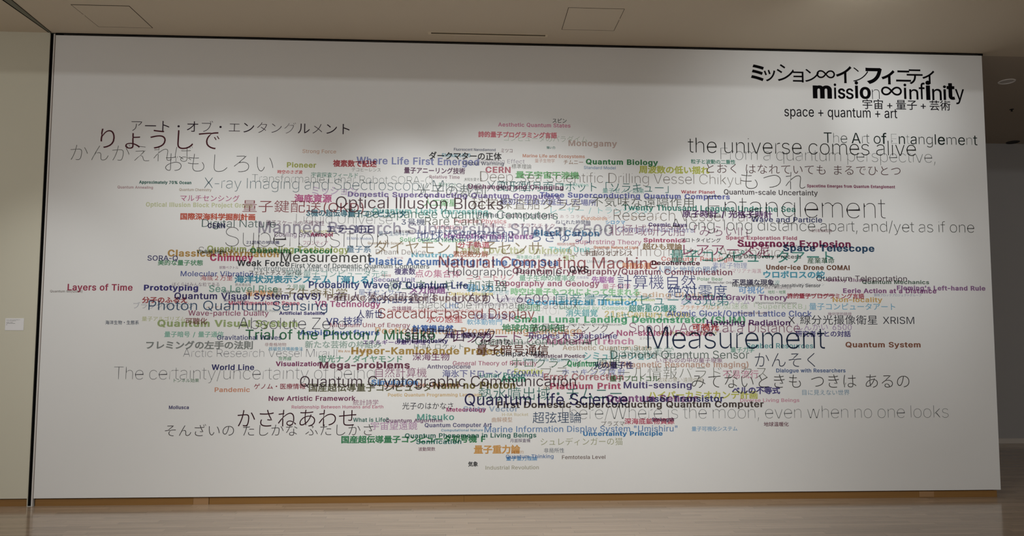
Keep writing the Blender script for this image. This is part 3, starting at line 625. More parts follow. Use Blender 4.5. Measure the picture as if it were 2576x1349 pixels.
RAW, GL = {}, {}
BAR = max(x for lp in font_outline('|') for x, y in lp)
def glyph(ch, w):
    key = (ch, w)
    if key in GL:
        return GL[key]
    if ch in INK:
        adv, lp = INK[ch]
        d = lerp(W_LAT, w)
        v, f = fill(grow(lp, d, 0.62 if d > 0 else 1.0, 0.063)) if lp else ([], [])
        g = (v, f, adv + 1.7 * d, d)
    else:
        if ch not in RAW:
            adv = max(x for lp in font_outline(ch + '|') for x, y in lp) - BAR
            RAW[ch] = (adv, font_outline(ch) if ch.strip() else [])
        adv, lp = RAW[ch]
        d = lerp(W_CJK, w)
        v, f = fill(grow(lp, d, 0.9 if d > 0 else 1.0, 0.092)) if lp else ([], [])
        g = (v, f, adv, 0)
    GL[key] = g
    return g

def text_mesh(s, weights, x0, x1, z0, z1):
    """one line of lettering whose ink spans x0..x1 and z0..z1 (capitals only for Latin lines)"""
    latin = all(c in INK for c in s)
    parts, x = [], 0.0
    for i, c in enumerate(s):
        w = weights[min(i, len(weights) - 1)]
        v, f, adv, d = glyph(c, w)
        k = 1.0 if latin or c not in INK else 1.36
        if not latin and c == ' ':
            adv = (0.22 if '+' in s else 0.40) / k
        parts.append((v, f, x + d * k, k))
        x += adv * k
    xa = min(o + a[0] * k for v, f, o, k in parts for a in v)
    xb = max(o + a[0] * k for v, f, o, k in parts for a in v)
    if latin:
        ya, yb = 0.0, CAP
    else:
        ya = min(a[1] * k for v, f, o, k in parts for a in v)
        yb = max(a[1] * k for v, f, o, k in parts for a in v)
    sz = (z1 - z0) / (yb - ya)
    sx = (x1 - x0) / (xb - xa)
    track = 0.0
    if not latin:
        lim = min(max(sx, sz * 0.88), sz * 1.2)
        n = sum(1 for p in parts) - 1
        if lim != sx and n > 0:
            wl = max(p[0] and max(a[0] for a in p[0]) * p[3] or 0 for p in parts[-1:])
            track = ((x1 - x0) - (xb - xa) * lim) / n
            sx = lim
    out, V, Fc = [], [], []
    for i, (v, f, o, k) in enumerate(parts):
        if s[i] == ' ' and V:                         # the next word of the line
            out.append((V, Fc))
            V, Fc = [], []
        n = len(V)
        V += [(x0 + (o + a[0] * k - xa) * sx + track * i, z0 + (a[1] * k - ya) * sz) for a in v]
        Fc += [tuple(n + j for j in t) for t in f]
    return out + [(V, Fc)]

# ------------------------------------------------------------------ ink
def ink(h):
    """printed ink that lets a little of what lies under it show through"""
    name = 'printing_ink_%d_%d_%d' % h
    if name in bpy.data.materials:
        return bpy.data.materials[name]
    c = lin255(*h)
    m = bpy.data.materials.new(name)
    m.use_nodes = True
    nt = m.node_tree
    out = nt.nodes['Material Output']
    b = nt.nodes['Principled BSDF']
    b.inputs['Base Color'].default_value = (*[k * 0.8 for k in c], 1)
    b.inputs['Roughness'].default_value = 0.65
    b.inputs['Specular IOR Level'].default_value = 0.3
    tr = nt.nodes.new('ShaderNodeBsdfTransparent')
    tr.inputs['Color'].default_value = (*[math.sqrt(k) for k in c], 1)
    mx = nt.nodes.new('ShaderNodeMixShader')
    mx.inputs[0].default_value = 1 - min(0.8, 0.47 / (sum(math.sqrt(k) for k in c) / 3))
    nt.links.new(tr.outputs[0], mx.inputs[1])
    nt.links.new(b.outputs[0], mx.inputs[2])
    nt.links.new(mx.outputs[0], out.inputs['Surface'])
    return m

def lettering(words, h, k, name, label, cat, group):
    """a printed line: one mesh, or an Empty with one child per word"""
    V = [p for v, f in words for p in v]
    cx = (min(a[0] for a in V) + max(a[0] for a in V)) / 2
    cz = min(a[1] for a in V)
    # a printed film: each line lies a hair's breadth over the ones under it
    loc = (cx, -0.0002 - 0.000003 * k, cz)
    if len(words) == 1:
        v, f = words[0]
        o = mesh_obj(name, [(x - cx, 0, z - cz) for x, z in v], [t[::-1] for t in f], ink(h))
        o.location = loc
        return tag(o, label, cat, group)
    t = thing(name, label, cat, loc, group)
    for v, f in words:
        mesh_obj('word', [(x - cx, 0, z - cz) for x, z in v], [q[::-1] for q in f], ink(h), t)
    return t

# ------------------------------------------------------------------ the word cloud
# text | left | right | baseline or ink bottom | cap or ink top (metres on the wall) | weight | ink | label
WORDS = '''ブラックカーボン|0.764|1.279|1.676|1.7365|4|233 234 239|
Optical Illusion Block Project Group|0.837|1.757|2.5746|2.6117|5|235 239 203|
Described by Complex|4.484|5.105|1.6851|1.7171|5|207 239 220|
Wave Motion|4.488|4.75|2.8012|2.8277|4|194 239 230|
Third Unit|4.391|4.764|2.2038|2.2459|5|185 239 237|
Frontier|4.082|4.337|1.1132|1.1566|4|228 239 132|
コンピュータのパラダイム|3.982|4.743|3.2061|3.2649|1.5|215 230 214|
H-IIA Rocket|3.975|4.206|0.743|0.769|3|237 225 190|small pale yellow lettering ending "Rocket" above the orange "曲解模型"
International Ocean Drilling Program|5.128|5.517|1.627|1.6431|2|239 227 175|
粒子加速器「SuperKEKB」|5.813|6.742|1.6871|1.752|2|210 231 201|pale green Japanese lettering beginning "粒子加速器" right of "プラチナプリント"
21st Century Globe|4.892|5.67|1.6173|1.6726|4|239 225 172|
ミッション|2.275|2.678|2.6939|2.7699|4|230 214 237|
Let's Love the Unknown|3.56|4.598|2.1845|2.2418|5|224 227 193|
レーザー / トランジスタ|4.406|5.295|2.5493|2.6129|2|176 231 233|
Fading illusion|5.177|5.88|1.799|1.8436|4|239 216 195|
Optical illusion|3.495|3.889|1.8082|1.8348|5|239 224 151|
量子アルゴリズム|0.841|1.21|1.5707|1.6112|2.5|217 223 165|
Monogamy|4.57|5.017|3.1734|3.224|4.5|229 208 201|
Complex Numbers|5.011|5.719|2.3892|2.4346|4|207 208 234|
State Vector|3.631|4.115|0.7836|0.8269|4.5|193 211 233|
Strong Force|2.183|2.48|3.0714|3.1047|3|239 202 180|
Poetic Quantum Programming Language|2.972|3.797|0.9166|0.9443|4|239 207 153|small gold "Poetic Quantum Programming Language" left of the navy "Quantum Life Science"
ハイパーカミオカンデ計画|5.279|6.274|0.8865|0.9624|4.5|219 219 111|bold yellow katakana ending "計画" under "Multi-sensing"
ホーキング放射|4.506|5.072|1.1012|1.1589|4.5|197 202 239|pale lilac bold Japanese lettering above the red "Error Correction"
ニュートリノ|3.654|4.077|1.9454|1.9952|5|239 192 199|
Non-locality|6.992|7.46|1.7633|1.8051|4.5|239 204 138|
Poetic Quantum Programming Language|2.852|4.686|1.4644|1.5207|4|236 200 167|large pale orange "Poetic Quantum Programming Language" behind other words
量子暗号 / 量子通信|1.036|1.542|1.4292|1.4826|4|167 218 201|
時空は量子もつれによって生まれる|4.047|5.21|1.8098|1.8769|5|168 223 176|
Tunneling Effect|3.726|4.171|3.0026|3.0409|2.5|206 201 211|
パンデミック|1.385|1.598|1.6778|1.7038|4|239 193 175|
量子コンピュータアート|6.771|7.578|1.6886|1.7522|3|155 210 239|blue "量子コンピュータアート" at right, under the yellow "Non-locality"
LHC|3.467|3.585|1.6909|1.7378|4|180 202 239|pale blue three-letter acronym behind "Black Hole Information Paradox"
周波数の低い揺れ|5.215|5.871|2.9258|3.0013|5|211 216 109|
システム|5.96|6.217|1.7368|1.7872|2|208 192 230|pale mauve katakana "システム" under "Quantum Gravity Theory"
Disaster Prevention|4.911|5.348|1.7632|1.7864|4|195 219 121|
宇宙望遠鏡|2.827|3.232|0.6265|0.6978|3|220 186 219|
Wave Function|2.17|2.471|2.354|2.3832|3|211 209 126|
不易流行|5.96|6.288|1.0699|1.1455|3|238 180 202|
Inflation|3.366|3.61|2.4005|2.4345|4|232 184 196|
軟体動物門|3.659|3.97|1.5438|1.5966|3|152 205 236|
マリアナ海溝|6.062|6.332|2.021|2.0618|2|230 183 200|
MRI (Magnetic Resonance Imaging)|4.861|6.198|1.1714|1.2192|4|223 191 176|
量子的思考|3.783|4.035|1.811|1.8598|2|165 205 215|
Quantum Light Harvesting|2.811|3.841|2.5359|2.5808|5|155 209 206|
Diverse Living Beings|6.115|6.658|0.8602|0.8904|3.5|239 175 197|
Mariana Trench|4.376|5.153|1.3762|1.4293|5|231 177 203|
波の光子|4.334|4.536|0.9744|1.0111|2|239 185 153|
Industrial Revolution|3.831|4.3|0.2798|0.3115|3|201 199 177|
新たな芸術の枠組み|2.243|2.91|1.335|1.4028|4|180 203 194|
量子アニーリング|5.135|5.424|2.5038|2.5357|2|219 192 167|
Geometrical illusion|4.19|5.185|1.7253|1.7748|5|129 204 239|
Deep Sea Water Pressure|5.29|5.632|1.7765|1.7941|2|200 191 204|
創薬プロセス|5.589|5.905|1.7354|1.7839|2|184 187 234|
Neutrino|3.162|3.538|2.1461|2.1831|5|148 203 221|
海洋教育|1.719|1.959|1.788|1.8447|5|239 183 133|
Quantum Visual System|0.974|2.177|1.5239|1.5793|5|186 204 150|bold olive green "Quantum Visual System" behind "Absolute Zero"
シミュレーション|4.699|5.335|1.2342|1.3049|4|142 205 208|
Pioneer|2.049|2.307|2.9407|2.9838|5|197 204 121|
量子重力論|3.728|4.138|0.4138|0.493|5|239 185 110|
消失錯覚|4.541|4.829|1.6207|1.6882|4|138 205 209|
可視化|6.118|6.357|1.8348|1.8999|4|150 192 239|
Aesthetic Quantum State|4.512|5.316|1.3225|1.3658|3|211 188 164|tan "Aesthetic Quantum State" under the pink "Mariana Trench"
時間の層|5.059|5.313|2.0506|2.1118|5|239 176 140|
約７割が海|2.948|3.089|2.1262|2.1482|2|221 174 188|
人工衛星|3.266|3.559|2.6033|2.6717|4|156 206 161|
Aesthetic Quantum States|3.929|4.589|3.3422|3.3771|4|239 160 193|
プラチナプリント|5.584|5.946|1.6896|1.7282|2.5|239 174 138|
波|6.451|6.502|1.9184|1.9592|2|150 199 197|single teal character "波" right of the dark "不思議な現象"
Pandemic|1.48|1.781|0.959|0.9966|4|239 172 141|
High-energy Accelerator|3.063|4.505|1.6371|1.7272|0|190 188 184|
Shinkai 6500|3.422|3.681|3.0551|3.0869|4|137 196 216|small teal lettering behind the black "ダークマターの正体"
量子生命の確率波|4.123|4.628|1.938|1.9934|3.5|152 202 176|
Particle Physics|3.537|4.007|2.4558|2.4921|4|228 169 176|
量子ビット|3.395|3.559|2.7842|2.8203|3|157 199 180|
シュレディンガーの猫|4.316|5.045|0.4847|0.5513|2|188 192 154|olive Japanese lettering ending "の猫" below "Uncertainty Principle"
強さ|4.515|4.627|2.1236|2.1775|3|181 199 128|
量子可視化システム|5.669|6.084|0.603|0.6451|3|135 190 233|
Discovery of New Continents|3.969|4.634|1.7731|1.8022|2|189 180 200|
We Are All Particles|2.531|2.816|1.3013|1.3221|4|220 179 142|
Quantum Zeno Effect|5.38|5.911|1.4648|1.4915|3.5|201 190 118|
気味の悪い遠隔作用|5.365|5.775|1.0369|1.0793|2|193 185 162|
Solid optical illusion|3.056|3.629|2.283|2.3214|4|146 201 162|
離散的|4.06|4.165|0.4144|0.4428|2|224 176 119|
Computer Paradigm|5.412|6.082|2.1285|2.1665|4|234 162 158|
銀河団|4.106|4.309|1.6673|1.7325|4|144 200 164|
Ouroboros|4.686|4.921|2.4944|2.5253|3|239 166 125|
Quantum Annealing Technology|1.377|2.613|2.1807|2.2318|4.5|182 193 127|
Deep-sea Organisms|4.164|4.65|1.2243|1.2525|2.5|139 190 209|
Manned Research Submersible Shinkai 6500|1.815|4.97|2.352|2.454|3|183 178 193|large pale grey lettering beginning "Manned Research Submersible" across the upper cloud
Oasis of the Universe|2.933|3.603|0.9991|1.0373|4|227 167 143|
Sea Level Rise|1.404|1.997|1.8265|1.8841|3.5|148 193 180|
Marine Life and Ecosystems|4.153|4.719|3.0616|3.09|4|229 165 140|
弱い力|3.655|3.892|1.8376|1.9079|4|117 187 227|
しんかい 6500|6.654|7.163|1.5043|1.5647|2|193 164 212|mauve "しんかい" and a number above the dark "研究者らとの対話"
量子宇宙干渉機|4.089|4.667|2.8664|2.9357|5|140 200 146|
Quantum Annealing|0.588|0.893|2.7323|2.7553|4|205 169 176|
Dream Device|2.846|3.288|2.1678|2.2122|2.5|186 178 176|
量子化学|4.874|5.127|1.8699|1.9192|3|222 156 185|
量子ゼノン効果|4.88|5.261|2.743|2.7886|3|134 192 186|
素粒子物理|5.882|6.203|2.0635|2.1179|2|163 172 218|
古典情報|4.639|4.75|1.9595|1.9846|2|180 168 206|
Collaboration Mixing Research and Creation|2.96|3.801|1.6586|1.6824|3|229 154 157|
Schrödinger's cat|3.677|4.173|1.7154|1.7429|2|179 170 187|small pale grey lettering about a cat, ending behind "Information Paradox"
量子生物学|4.264|4.445|3.0139|3.0504|2|216 162 144|
海水面の上昇|4.097|4.312|2.1367|2.1711|3|131 191 165|
詩的量子プログラミング言語|3.749|4.465|3.2387|3.2956|5|239 141 156|bold red "詩的量子プログラミング言語" at the top of the cloud, under "Aesthetic Quantum States"
Superstring Theory|4.629|5.233|2.2758|2.3174|3|214 153 176|pink "Superstring Theory" between the blue "Black Carbon" and "宇宙のオアシス"
Fragility of Photons|3.869|4.143|2.166|2.1839|1.5|178 172 169|
Classical Information|1.04|1.998|2.1375|2.1927|5|208 170 106|
点の集合体|3.195|3.6|1.9634|2.0361|3|215 148 176|
Where Life First Emerged|2.662|3.758|2.9803|3.0428|4|158 165 214|
Seabed Resources|6.181|6.799|1.3417|1.3858|3.5|116 184 190|
２号機|2.078|2.234|1.8481|1.8971|3|141 183 167|
Relationship Between Humans and Earth|2.142|2.934|0.8144|0.8412|3.5|219 145 171|
先駆者|4.772|4.985|1.923|1.9839|5|200 145 202|
Mitsuko|3.229|3.553|0.711|0.7619|4|120 185 174|bold teal one-word name above "Quantum Algorithm" near the bottom
曲解模型|3.885|4.065|0.6897|0.733|2|206 160 123|
量子重力理論|4.012|4.287|0.3539|0.3927|3.5|101 172 228|
Standard Model|4.711|5.002|2.9614|2.988|3|134 169 208|
Relative Time|3.314|3.585|2.8561|2.8851|4|187 159 171|
Simulation|2.825|3.232|1.0194|1.0618|5|117 167 227|
Computational Nature|3.441|3.807|0.6118|0.6316|4|115 174 208|
核磁気共鳴画像法|1.932|2.227|1.3137|1.3483|3|108 175 208|
Small Lunar Landing Demonstrator (SLIM)|4.08|6.177|1.5686|1.6239|5|115 188 147|heavy green lettering "Small Lunar Landing Demonstrator" with letters in brackets
ウロボロスの蛇|6.351|6.926|1.9765|2.0466|5|98 178 203|
Error Correction|4.343|5.06|1.0574|1.1146|4.3|208 149 157|
シロクマ|4.906|5.085|2.4574|2.4937|4|96 171 223|
Liquid Universe|2.142|2.99|2.4362|2.5279|.8|167 166 171|
Collection of Points|5.273|5.67|1.2742|1.299|2|163 166 175|
Quantum Life Science|2.774|3.09|2.2573|2.2786|4|183 163 140|tiny tan "Quantum Life Science" under the end of "Superposition"
Marine Information Display System "Umishiru"|3.82|5.54|0.6027|0.6538|2.8|127 164 213|blue lettering beginning "Marine Information Display System" near the bottom
人間と地球の関係|5.367|5.929|2.0193|2.0808|2.5|135 164 204|
国産量子コンピュータ元年|2.067|2.957|1.9607|2.024|2|122 177 172|
波の動き|4.506|4.669|1.0172|1.0417|3|223 137 138|
量子系|2.587|2.806|2.18|2.2447|4|141 167 188|
El Niño Modoki|2.591|2.813|2.2971|2.3193|3|148 161 199|
蛍光ナノダイヤモンド|2.364|3.095|1.2102|1.277|4|128 178 156|
Hyper-Kamiokande Project|2.647|3.988|1.2861|1.3437|5|193 162 99|heavy ochre lettering beginning with "Hyper" above the purple "深海生物"
不確定性原理|3.913|4.19|1.746|1.7851|2|167 154 190|
等高線|2.901|2.984|1.9668|1.9915|2|205 145 149|
目に見えない世界|6.687|7.124|0.9194|0.9683|2|119 168 200|
Genome and Medical Information|4.741|5.291|1.7949|1.8117|4|121 169 191|
Polar Bear|5.741|5.976|1.9511|1.9818|3|131 177 143|
Quantum Chemistry|1.12|1.398|2.7166|2.7396|3|180 158 135|
フレミングの左手の法則|0.885|1.796|1.3251|1.4008|5|157 162 160|heavy grey Japanese lettering ending "左手の法則" above "Arctic Research Vessel"
Quantum|4.553|4.831|1.1786|1.2286|5|98 182 135|single green word "Quantum" left of the dark "光の量子性"
CERN|3.816|4.044|2.9169|2.9687|5|203 137 149|pale red heavy four-letter acronym above "Deep-sea Scientific Drilling Vessel"
錯視とアートがまざりあうコラボレーション|4.011|4.956|2.5093|2.5409|1.5|189 144 153|tiny pinkish lettering ending "がまざりあうコラボレーション" above "ねじれた時間軸"
海底資源|2.12|2.452|2.6247|2.7005|5|215 120 169|
Cooling System|1.954|2.361|2.318|2.3586|3|168 147 176|
最初に生命が誕生した場所|3.946|4.822|2.6231|2.6848|4|148 149 195|
地形・地質|6.391|6.557|1.8342|1.8659|3|120 174 134|
光子の裁判|3.204|3.82|2.6854|2.8045|2|152 157 156|
Hydrothermal Vents|3.449|4.248|2.3169|2.3617|5|180 134 184|
海洋状況表示システム「海しる」|1.619|2.827|1.9038|1.9765|5|88 165 189|bold teal Japanese lettering beginning "海洋状況表示システム" above "Sea Level Rise"
ダイヤモンド量子センサ|2.834|4.327|2.1699|2.2984|2|170 154 130|
インフレーション|6.696|6.916|1.9084|1.9339|1.5|147 154 167|
量子力学|6.034|6.254|1.3031|1.3531|3|104 171 152|
海氷下ドローン「COMAI」|3.445|4.338|1.0827|1.1508|4|144 146 192|grey-blue Japanese lettering beginning "海氷下ドローン" above "Quantum Cryptographic Communication"
Neutrino Oscillation|5.719|6.08|1.4867|1.5064|2|178 140 160|
Second Unit|2.83|3.198|1.9248|1.9628|4|152 142 187|
Particle Accelerator SuperKEKB|2.426|3.845|1.758|1.809|5|168 147 147|heavy brown lettering beginning "Particle Accelerator" behind the thin purple "有人潜水調査船"
Black Carbon|4.258|4.848|2.3474|2.3988|5|114 155 189|
Quantum Nature of Light|4.797|5.205|2.2367|2.2584|5|207 130 97|
超新星の爆発|5.109|5.547|1.6631|1.73|4|89 167 157|
世界線|2.019|2.13|1.2291|1.2636|3|108 168 131|
Lunar Probe|3.775|4.174|1.0809|1.1221|4|102 163 157|
リキッドユニバース|4.95|5.836|1.5801|1.6623|1.5|104 163 153|
分子軌道|3.571|3.858|2.2317|2.2907|4|210 117 132|
Multidimensional Space|1.576|2.19|1.7148|1.7472|5|211 112 140|
素因数分解|3.53|3.845|2.1475|2.2055|4|192 133 116|
地球内部の未知|3.97|4.53|1.4831|1.5555|5|107 166 129|
チムニー|4.526|4.704|3.002|3.0414|3|174 143 121|
Unknown Interior of Earth|4.735|5.234|2.105|2.132|2|132 151 162|
水の惑星|3.3|3.621|1.5621|1.6281|3|211 115 121|
マルチセンシング|1.132|1.643|2.6251|2.6835|2.5|202 110 154|
General Theory of Relativity|3.537|4.284|1.1882|1.2253|3|193 119 145|
宇宙探査フィールド|2.266|2.678|2.855|2.8999|2.5|100 161 144|
錯視ブロックプロジェクトグループ|7.382|7.83|1.8151|1.8406|2|124 142 185|
時空のさざ波|1.968|2.189|2.8811|2.9162|4|221 104 109|
Non-skeletal Features|5|5.873|1.4519|1.5009|4.3|195 115 152|
可視光|5.687|5.933|1.4973|1.5644|5|213 112 111|
美的な量子状態|0.958|1.345|2.0561|2.1068|4|100 164 125|green bold "美的な量子状態" at the left edge, below "Classical Information"
Domestic Superconducting Quantum Computers|2.591|4.493|2.6839|2.7272|5|148 133 181|
幾何学的錯視|6.945|7.165|1.6375|1.6692|2.5|164 134 155|
量子コンピュータアート|5.495|7.009|2.1139|2.2304|2.8|91 160 149|large teal "量子コンピュータアート" below "Supernova Explosion"
Atomic Clock/Optical Lattice Clock|5.459|6.795|1.629|1.6804|3.8|125 136 194|
科学探査船タラ号|3.691|4.687|2.583|2.6897|1.7|151 144 133|brown thin lettering "科学探査船" and a ship name, right of "Optical Illusion Blocks"
H-IIA ロケット|3.196|3.631|1.3272|1.3779|2|136 147 144|thin grey "ロケット" with letters before it, above heavy ochre lettering
Uncertainty Principle|4.694|5.406|0.5677|0.6034|5|75 145 205|
量子情報美学|4.926|5.516|1.2617|1.3556|1|105 156 140|
Quantum Information Aesthetics|4.567|6.592|2.167|2.2613|.8|156 139 135|
トンネル効果|1.13|1.345|1.0408|1.0749|3|119 155 130|
Fleming's Left-hand Rule|7.6|8.442|1.8747|1.9141|5|165 123 171|bold mauve lettering ending "Left-hand Rule" at the right edge
Plastic Accumulating in the Deep Sea|2.789|4.474|2.0765|2.1346|5|109 139 192|
量子センサー|2.701|3.078|1.8061|1.8563|2|120 137 186|
Space Exploration Field|6.011|6.674|2.3297|2.3608|5|189 116 138|
国産量子コンピュータ3兄弟|4.453|6.023|1.7225|1.8263|1.7|87 154 158|
デコヒーレンス|2.622|2.878|2.9099|2.946|2|141 143 136|
国際深海科学掘削計画|1.137|1.784|2.458|2.5215|5|214 105 86|
相対的な時間|4.464|4.626|2.2591|2.2861|3|194 118 110|
メガ問題|3.148|3.469|1.817|1.8876|5|166 119 170|
量子生命科学|2.867|3.142|2.3335|2.3781|2.5|122 141 167|small blue-grey "量子生命科学" under "Manned Research Submersible"
Platinum Print|4.4|5.034|0.9795|1.0303|5|199 106 135|
Minimum Unit of Energy|2.457|3.159|1.5227|1.5594|3|181 120 135|
物質と非物質の境界|6.362|6.612|1.8759|1.9004|2|148 135 147|
Three Superconducting Quantum Computers|4.307|6.056|2.6986|2.7424|5|125 130 190|
Rare Earth|3.278|3.786|2.4341|2.5076|2|140 141 135|
自然計算機|2.861|3.308|1.0834|1.1685|2|172 119 151|
Topography and Geology|3.899|4.847|1.8934|1.9423|4|178 116 139|
深海にたまるプラスチック|3.792|4.442|2.4145|2.4592|2|174 118 141|
Three Japanese Quantum Computers|2.577|4.471|2.4949|2.5739|1.9|116 146 136|
Atom|3.961|4.18|1.0444|1.0937|5|77 157 131|
Ambiguous figure|2.195|2.891|1.4523|1.4959|4.5|105 131 193|
Chimney|1.404|1.779|2.1012|2.1582|5|206 91 130|
深海底鉱物資源|5.063|5.513|0.6652|0.7211|4|203 94 120|
Quantum Bit(Qubit)|0.057|0.329|1.8164|1.8354|3|143 133 130|
国産超伝導量子コンピュータ初号機 F|2.575|3.829|0.5108|0.5794|5|80 155 111|heavy green "国産超伝導量子コンピュータ初号機" behind "Quantum Phenomena in Living Beings"
粒子と波動の二重性|5.698|6.113|3.023|3.0664|4|83 150 130|
Quantum Protocol|1.747|2.461|2.1727|2.2133|5|86 154 110|
熱水噴出域・チムニー|3.766|5.04|0.8794|0.9964|1.9|96 146 139|
VR Technology|2.322|2.896|1.7004|1.7504|4|182 102 146|
北極域研究船「みらいII」|4.933|6.212|2.3538|2.4575|1.5|160 118 143|mauve thin Japanese lettering beginning "北極域研究船" below "Research Vessel"
Quantum Thinking|4.009|4.43|0.375|0.4069|3|94 130 188|
可聴化|1.211|1.398|1.543|1.6009|4|166 120 121|
Quantum Sensor|4.902|5.727|0.8657|0.9237|5|159 110 159|
海底２万里|1.328|1.604|1.9256|1.9735|2.5|196 97 109|
Natural Computing Machine|3.405|5.377|2.0549|2.157|2.3|174 113 118|
Meteorology|3.485|3.834|0.7843|0.8172|4.5|188 91 142|
Hydrothermal Vents and Chimneys|1.786|2.843|2.015|2.0544|2|116 136 140|
Eerie Action at a Distance|7.092|7.974|1.8466|1.8859|5|162 107 158|
Spintronics|5.251|5.64|2.2983|2.3337|5|186 98 128|
フロンティア|2.208|2.425|2.245|2.2813|2|176 103 136|
Galaxy Cluster|6.943|7.345|1.9495|1.9796|3.5|159 111 150|
Wave-particle Duality|1.234|1.925|1.62|1.6642|3|173 105 134|
Twenty Thousand Leagues Under the Sea|5.066|6.666|2.5883|2.6371|4|74 146 132|
宇宙のオアシス|4.711|5.15|2.1676|2.2199|3.5|146 126 118|
Prime Factorizations|3.75|4.438|2.508|2.5549|3|128 128 140|
Quantum Biology|4.729|5.394|3.0065|3.0524|5|81 150 101|
分子のふるえ|0.835|1.222|1.7262|1.7816|5|191 98 102|
強い力|4.37|4.449|3.1409|3.1665|4|91 141 133|
Statistical Poetics|1.786|2.03|1.6533|1.6733|2|120 131 136|tiny grey "Statistical Poetics" above "Wave-particle Duality"
変形型月面ロボット「ソラキュー」|3.931|5.488|2.7504|2.8434|2|91 140 138|teal Japanese lettering beginning "変形型月面ロボット" over "Unchanging and Changing"
Mysterious Phenomenon|6.276|6.654|1.7419|1.7609|2.5|127 130 130|
Deep-sea Scientific Drilling Vessel Chikyu|3.769|6.161|2.8338|2.9289|.9|137 128 121|thin brown lettering "Deep-sea Scientific Drilling Vessel" over the green "量子宇宙干渉機"
Ripples in Spacetime|4.213|5.004|1.4262|1.4743|3.7|125 119 168|
ミツコ|3.958|4.06|3.1019|3.1366|3|149 119 129|small brown word of three katakana right of "Fluorescent Nanodiamond"
統計詩学|2.67|2.89|0.8405|0.8904|2|165 105 139|mauve "統計詩学" near the bottom left, below "New Artistic Framework"
Molecular Vibration|1.157|1.783|1.9631|2.0076|3|108 119 181|
計算機自然|3.179|3.541|1.4773|1.5443|5|86 122 190|bold blue "計算機自然" right of "Minimum Unit of Energy"
3機の超伝導量子コンピュータ|2.228|3.104|2.4995|2.5664|4.5|88 135 152|
高エネルギー加速器|2.958|4.016|1.8461|1.9453|2|108 135 128|
非骨格地物|1.898|2.082|1.3526|1.3846|2|162 112 116|
超ひも理論|5.242|5.607|2.2283|2.289|4|152 123 89|
複素数で記述|2.454|2.843|2.9491|3.0148|5|196 87 94|
いきものの中の量子現象|5.358|5.96|1.2104|1.2548|2.5|154 107 143|
ブラックホール情報パラドックス|4.316|6.368|1.0672|1.182|.8|126 128 118|
夢のデバイス|4.344|4.502|2.1602|2.1835|2|131 121 134|
状態ベクトル|1.487|1.652|2.0284|2.0555|2.5|149 109 141|
標準理論|4.052|4.233|2.9543|2.9981|2|125 125 123|
Femtotesla Level|4.505|4.891|0.3658|0.398|3|138 121 117|
量子プロトコル|4.934|5.38|1.0427|1.0974|4|105 136 103|
地球深部探査船「ちきゅう」|3.198|4.763|2.2875|2.3916|2|106 118 160|blue Japanese lettering beginning "地球深部探査船" across the purple "Hydrothermal Vents"
Sonification|3.223|3.618|0.5044|0.5431|4|68 136 132|
Nami no Photon|3.368|4.091|0.9853|1.0428|5|135 125 83|
量子鍵配送(QKD)|1.671|2.733|2.5276|2.6433|2|165 102 108|
Saccadic-based Display|2.875|4.262|1.6004|1.691|1.9|168 101 100|
量子テレポーテーション|4.476|4.971|2.3896|2.4276|2.5|114 124 127|
Water Planet|5.603|5.918|2.7485|2.777|4|186 84 99|
X-ray Imaging and Spectroscopy Mission XRISM|1.334|4.219|2.7419|2.8417|.8|103 125 134|dark teal thin lettering beginning "X-ray Imaging and Spectroscopy", running into the word cloud
Quantum Gravity Thinking|2.093|2.425|1.8092|1.825|2|143 115 107|
詩的量子プログラミング言語|6.568|7.289|1.7919|1.8418|4|190 77 97|dark red "詩的量子プログラミング言語" above the yellow "Non-locality"
Quantum Computer Art|3.734|4.823|1.3668|1.4373|1.4|92 133 112|thin green "Quantum Computer Art" over the pink "Mariana Trench"
ホログラフィー原理|4.057|5.026|1.1646|1.2561|1.5|97 131 112|
Quantum Cryptography/Quantum Communication|4.064|6.064|2.0026|2.054|3.8|154 102 119|
Unchanging and Changing|3.663|4.524|2.7694|2.8068|5|145 104 132|
Quantum System|7.1|7.804|1.3519|1.398|4.5|157 107 87|
量子生命科学|1.942|2.603|1.7804|1.8662|2|133 121 84|large olive "量子生命科学" right of "Sea Level Rise"
エネルギーの最小単位|2.747|3.298|1.3686|1.4122|4|130 101 161|
Layers of Time|0.202|0.752|1.8351|1.8887|4|183 79 105|
Quantum Algorithm|2.955|3.449|0.6928|0.7221|4|141 102 141|
北極海の変化|3.713|4.087|1.5898|1.6499|2.5|117 108 159|
Research Vessel Tara|4.981|6.307|2.492|2.5951|.9|128 117 110|thin grey lettering beginning "Research Vessel" above the mauve "北極域研究船"
不気味な遠隔作用|4.777|5.718|2.6173|2.7085|1.8|118 121 114|
サッカードディスプレイ|3.493|4.974|1.3896|1.4954|1.9|154 95 131|
What is Life?|2.673|2.981|0.6986|0.7321|4|81 130 121|
Spooky Action at a Distance|5.114|6.681|1.4824|1.5698|1.3|151 96 127|
量子スケールの不確定性|1.879|2.39|2.4187|2.4648|2|141 101 127|
Holographic Principle|3.487|4.502|1.9849|2.0541|2|117 114 121|
Dialogue with Researchers|6.451|7.093|1.1246|1.1577|4|85 110 163|
Arctic Ocean Changes|6.581|7.018|1.8176|1.8385|4|170 84 99|
Quantum Computer Art|3.296|3.884|0.6498|0.6835|4|108 106 151|bold slate "Quantum Computer Art" near the bottom, left of "Marine Information Display"
Quantum Gravity Theory|5.632|6.572|1.7772|1.8233|4|140 92 139|
未知を愛そう|3.626|3.787|2.8369|2.8667|2|111 116 112|
レアアース泥|5.616|6.415|2.1776|2.2868|1.9|158 85 118|
立体錯視|2.995|3.168|1.6707|1.7085|3|150 91 119|
3号機|3.07|3.277|2.4306|2.4914|3|103 110 137|
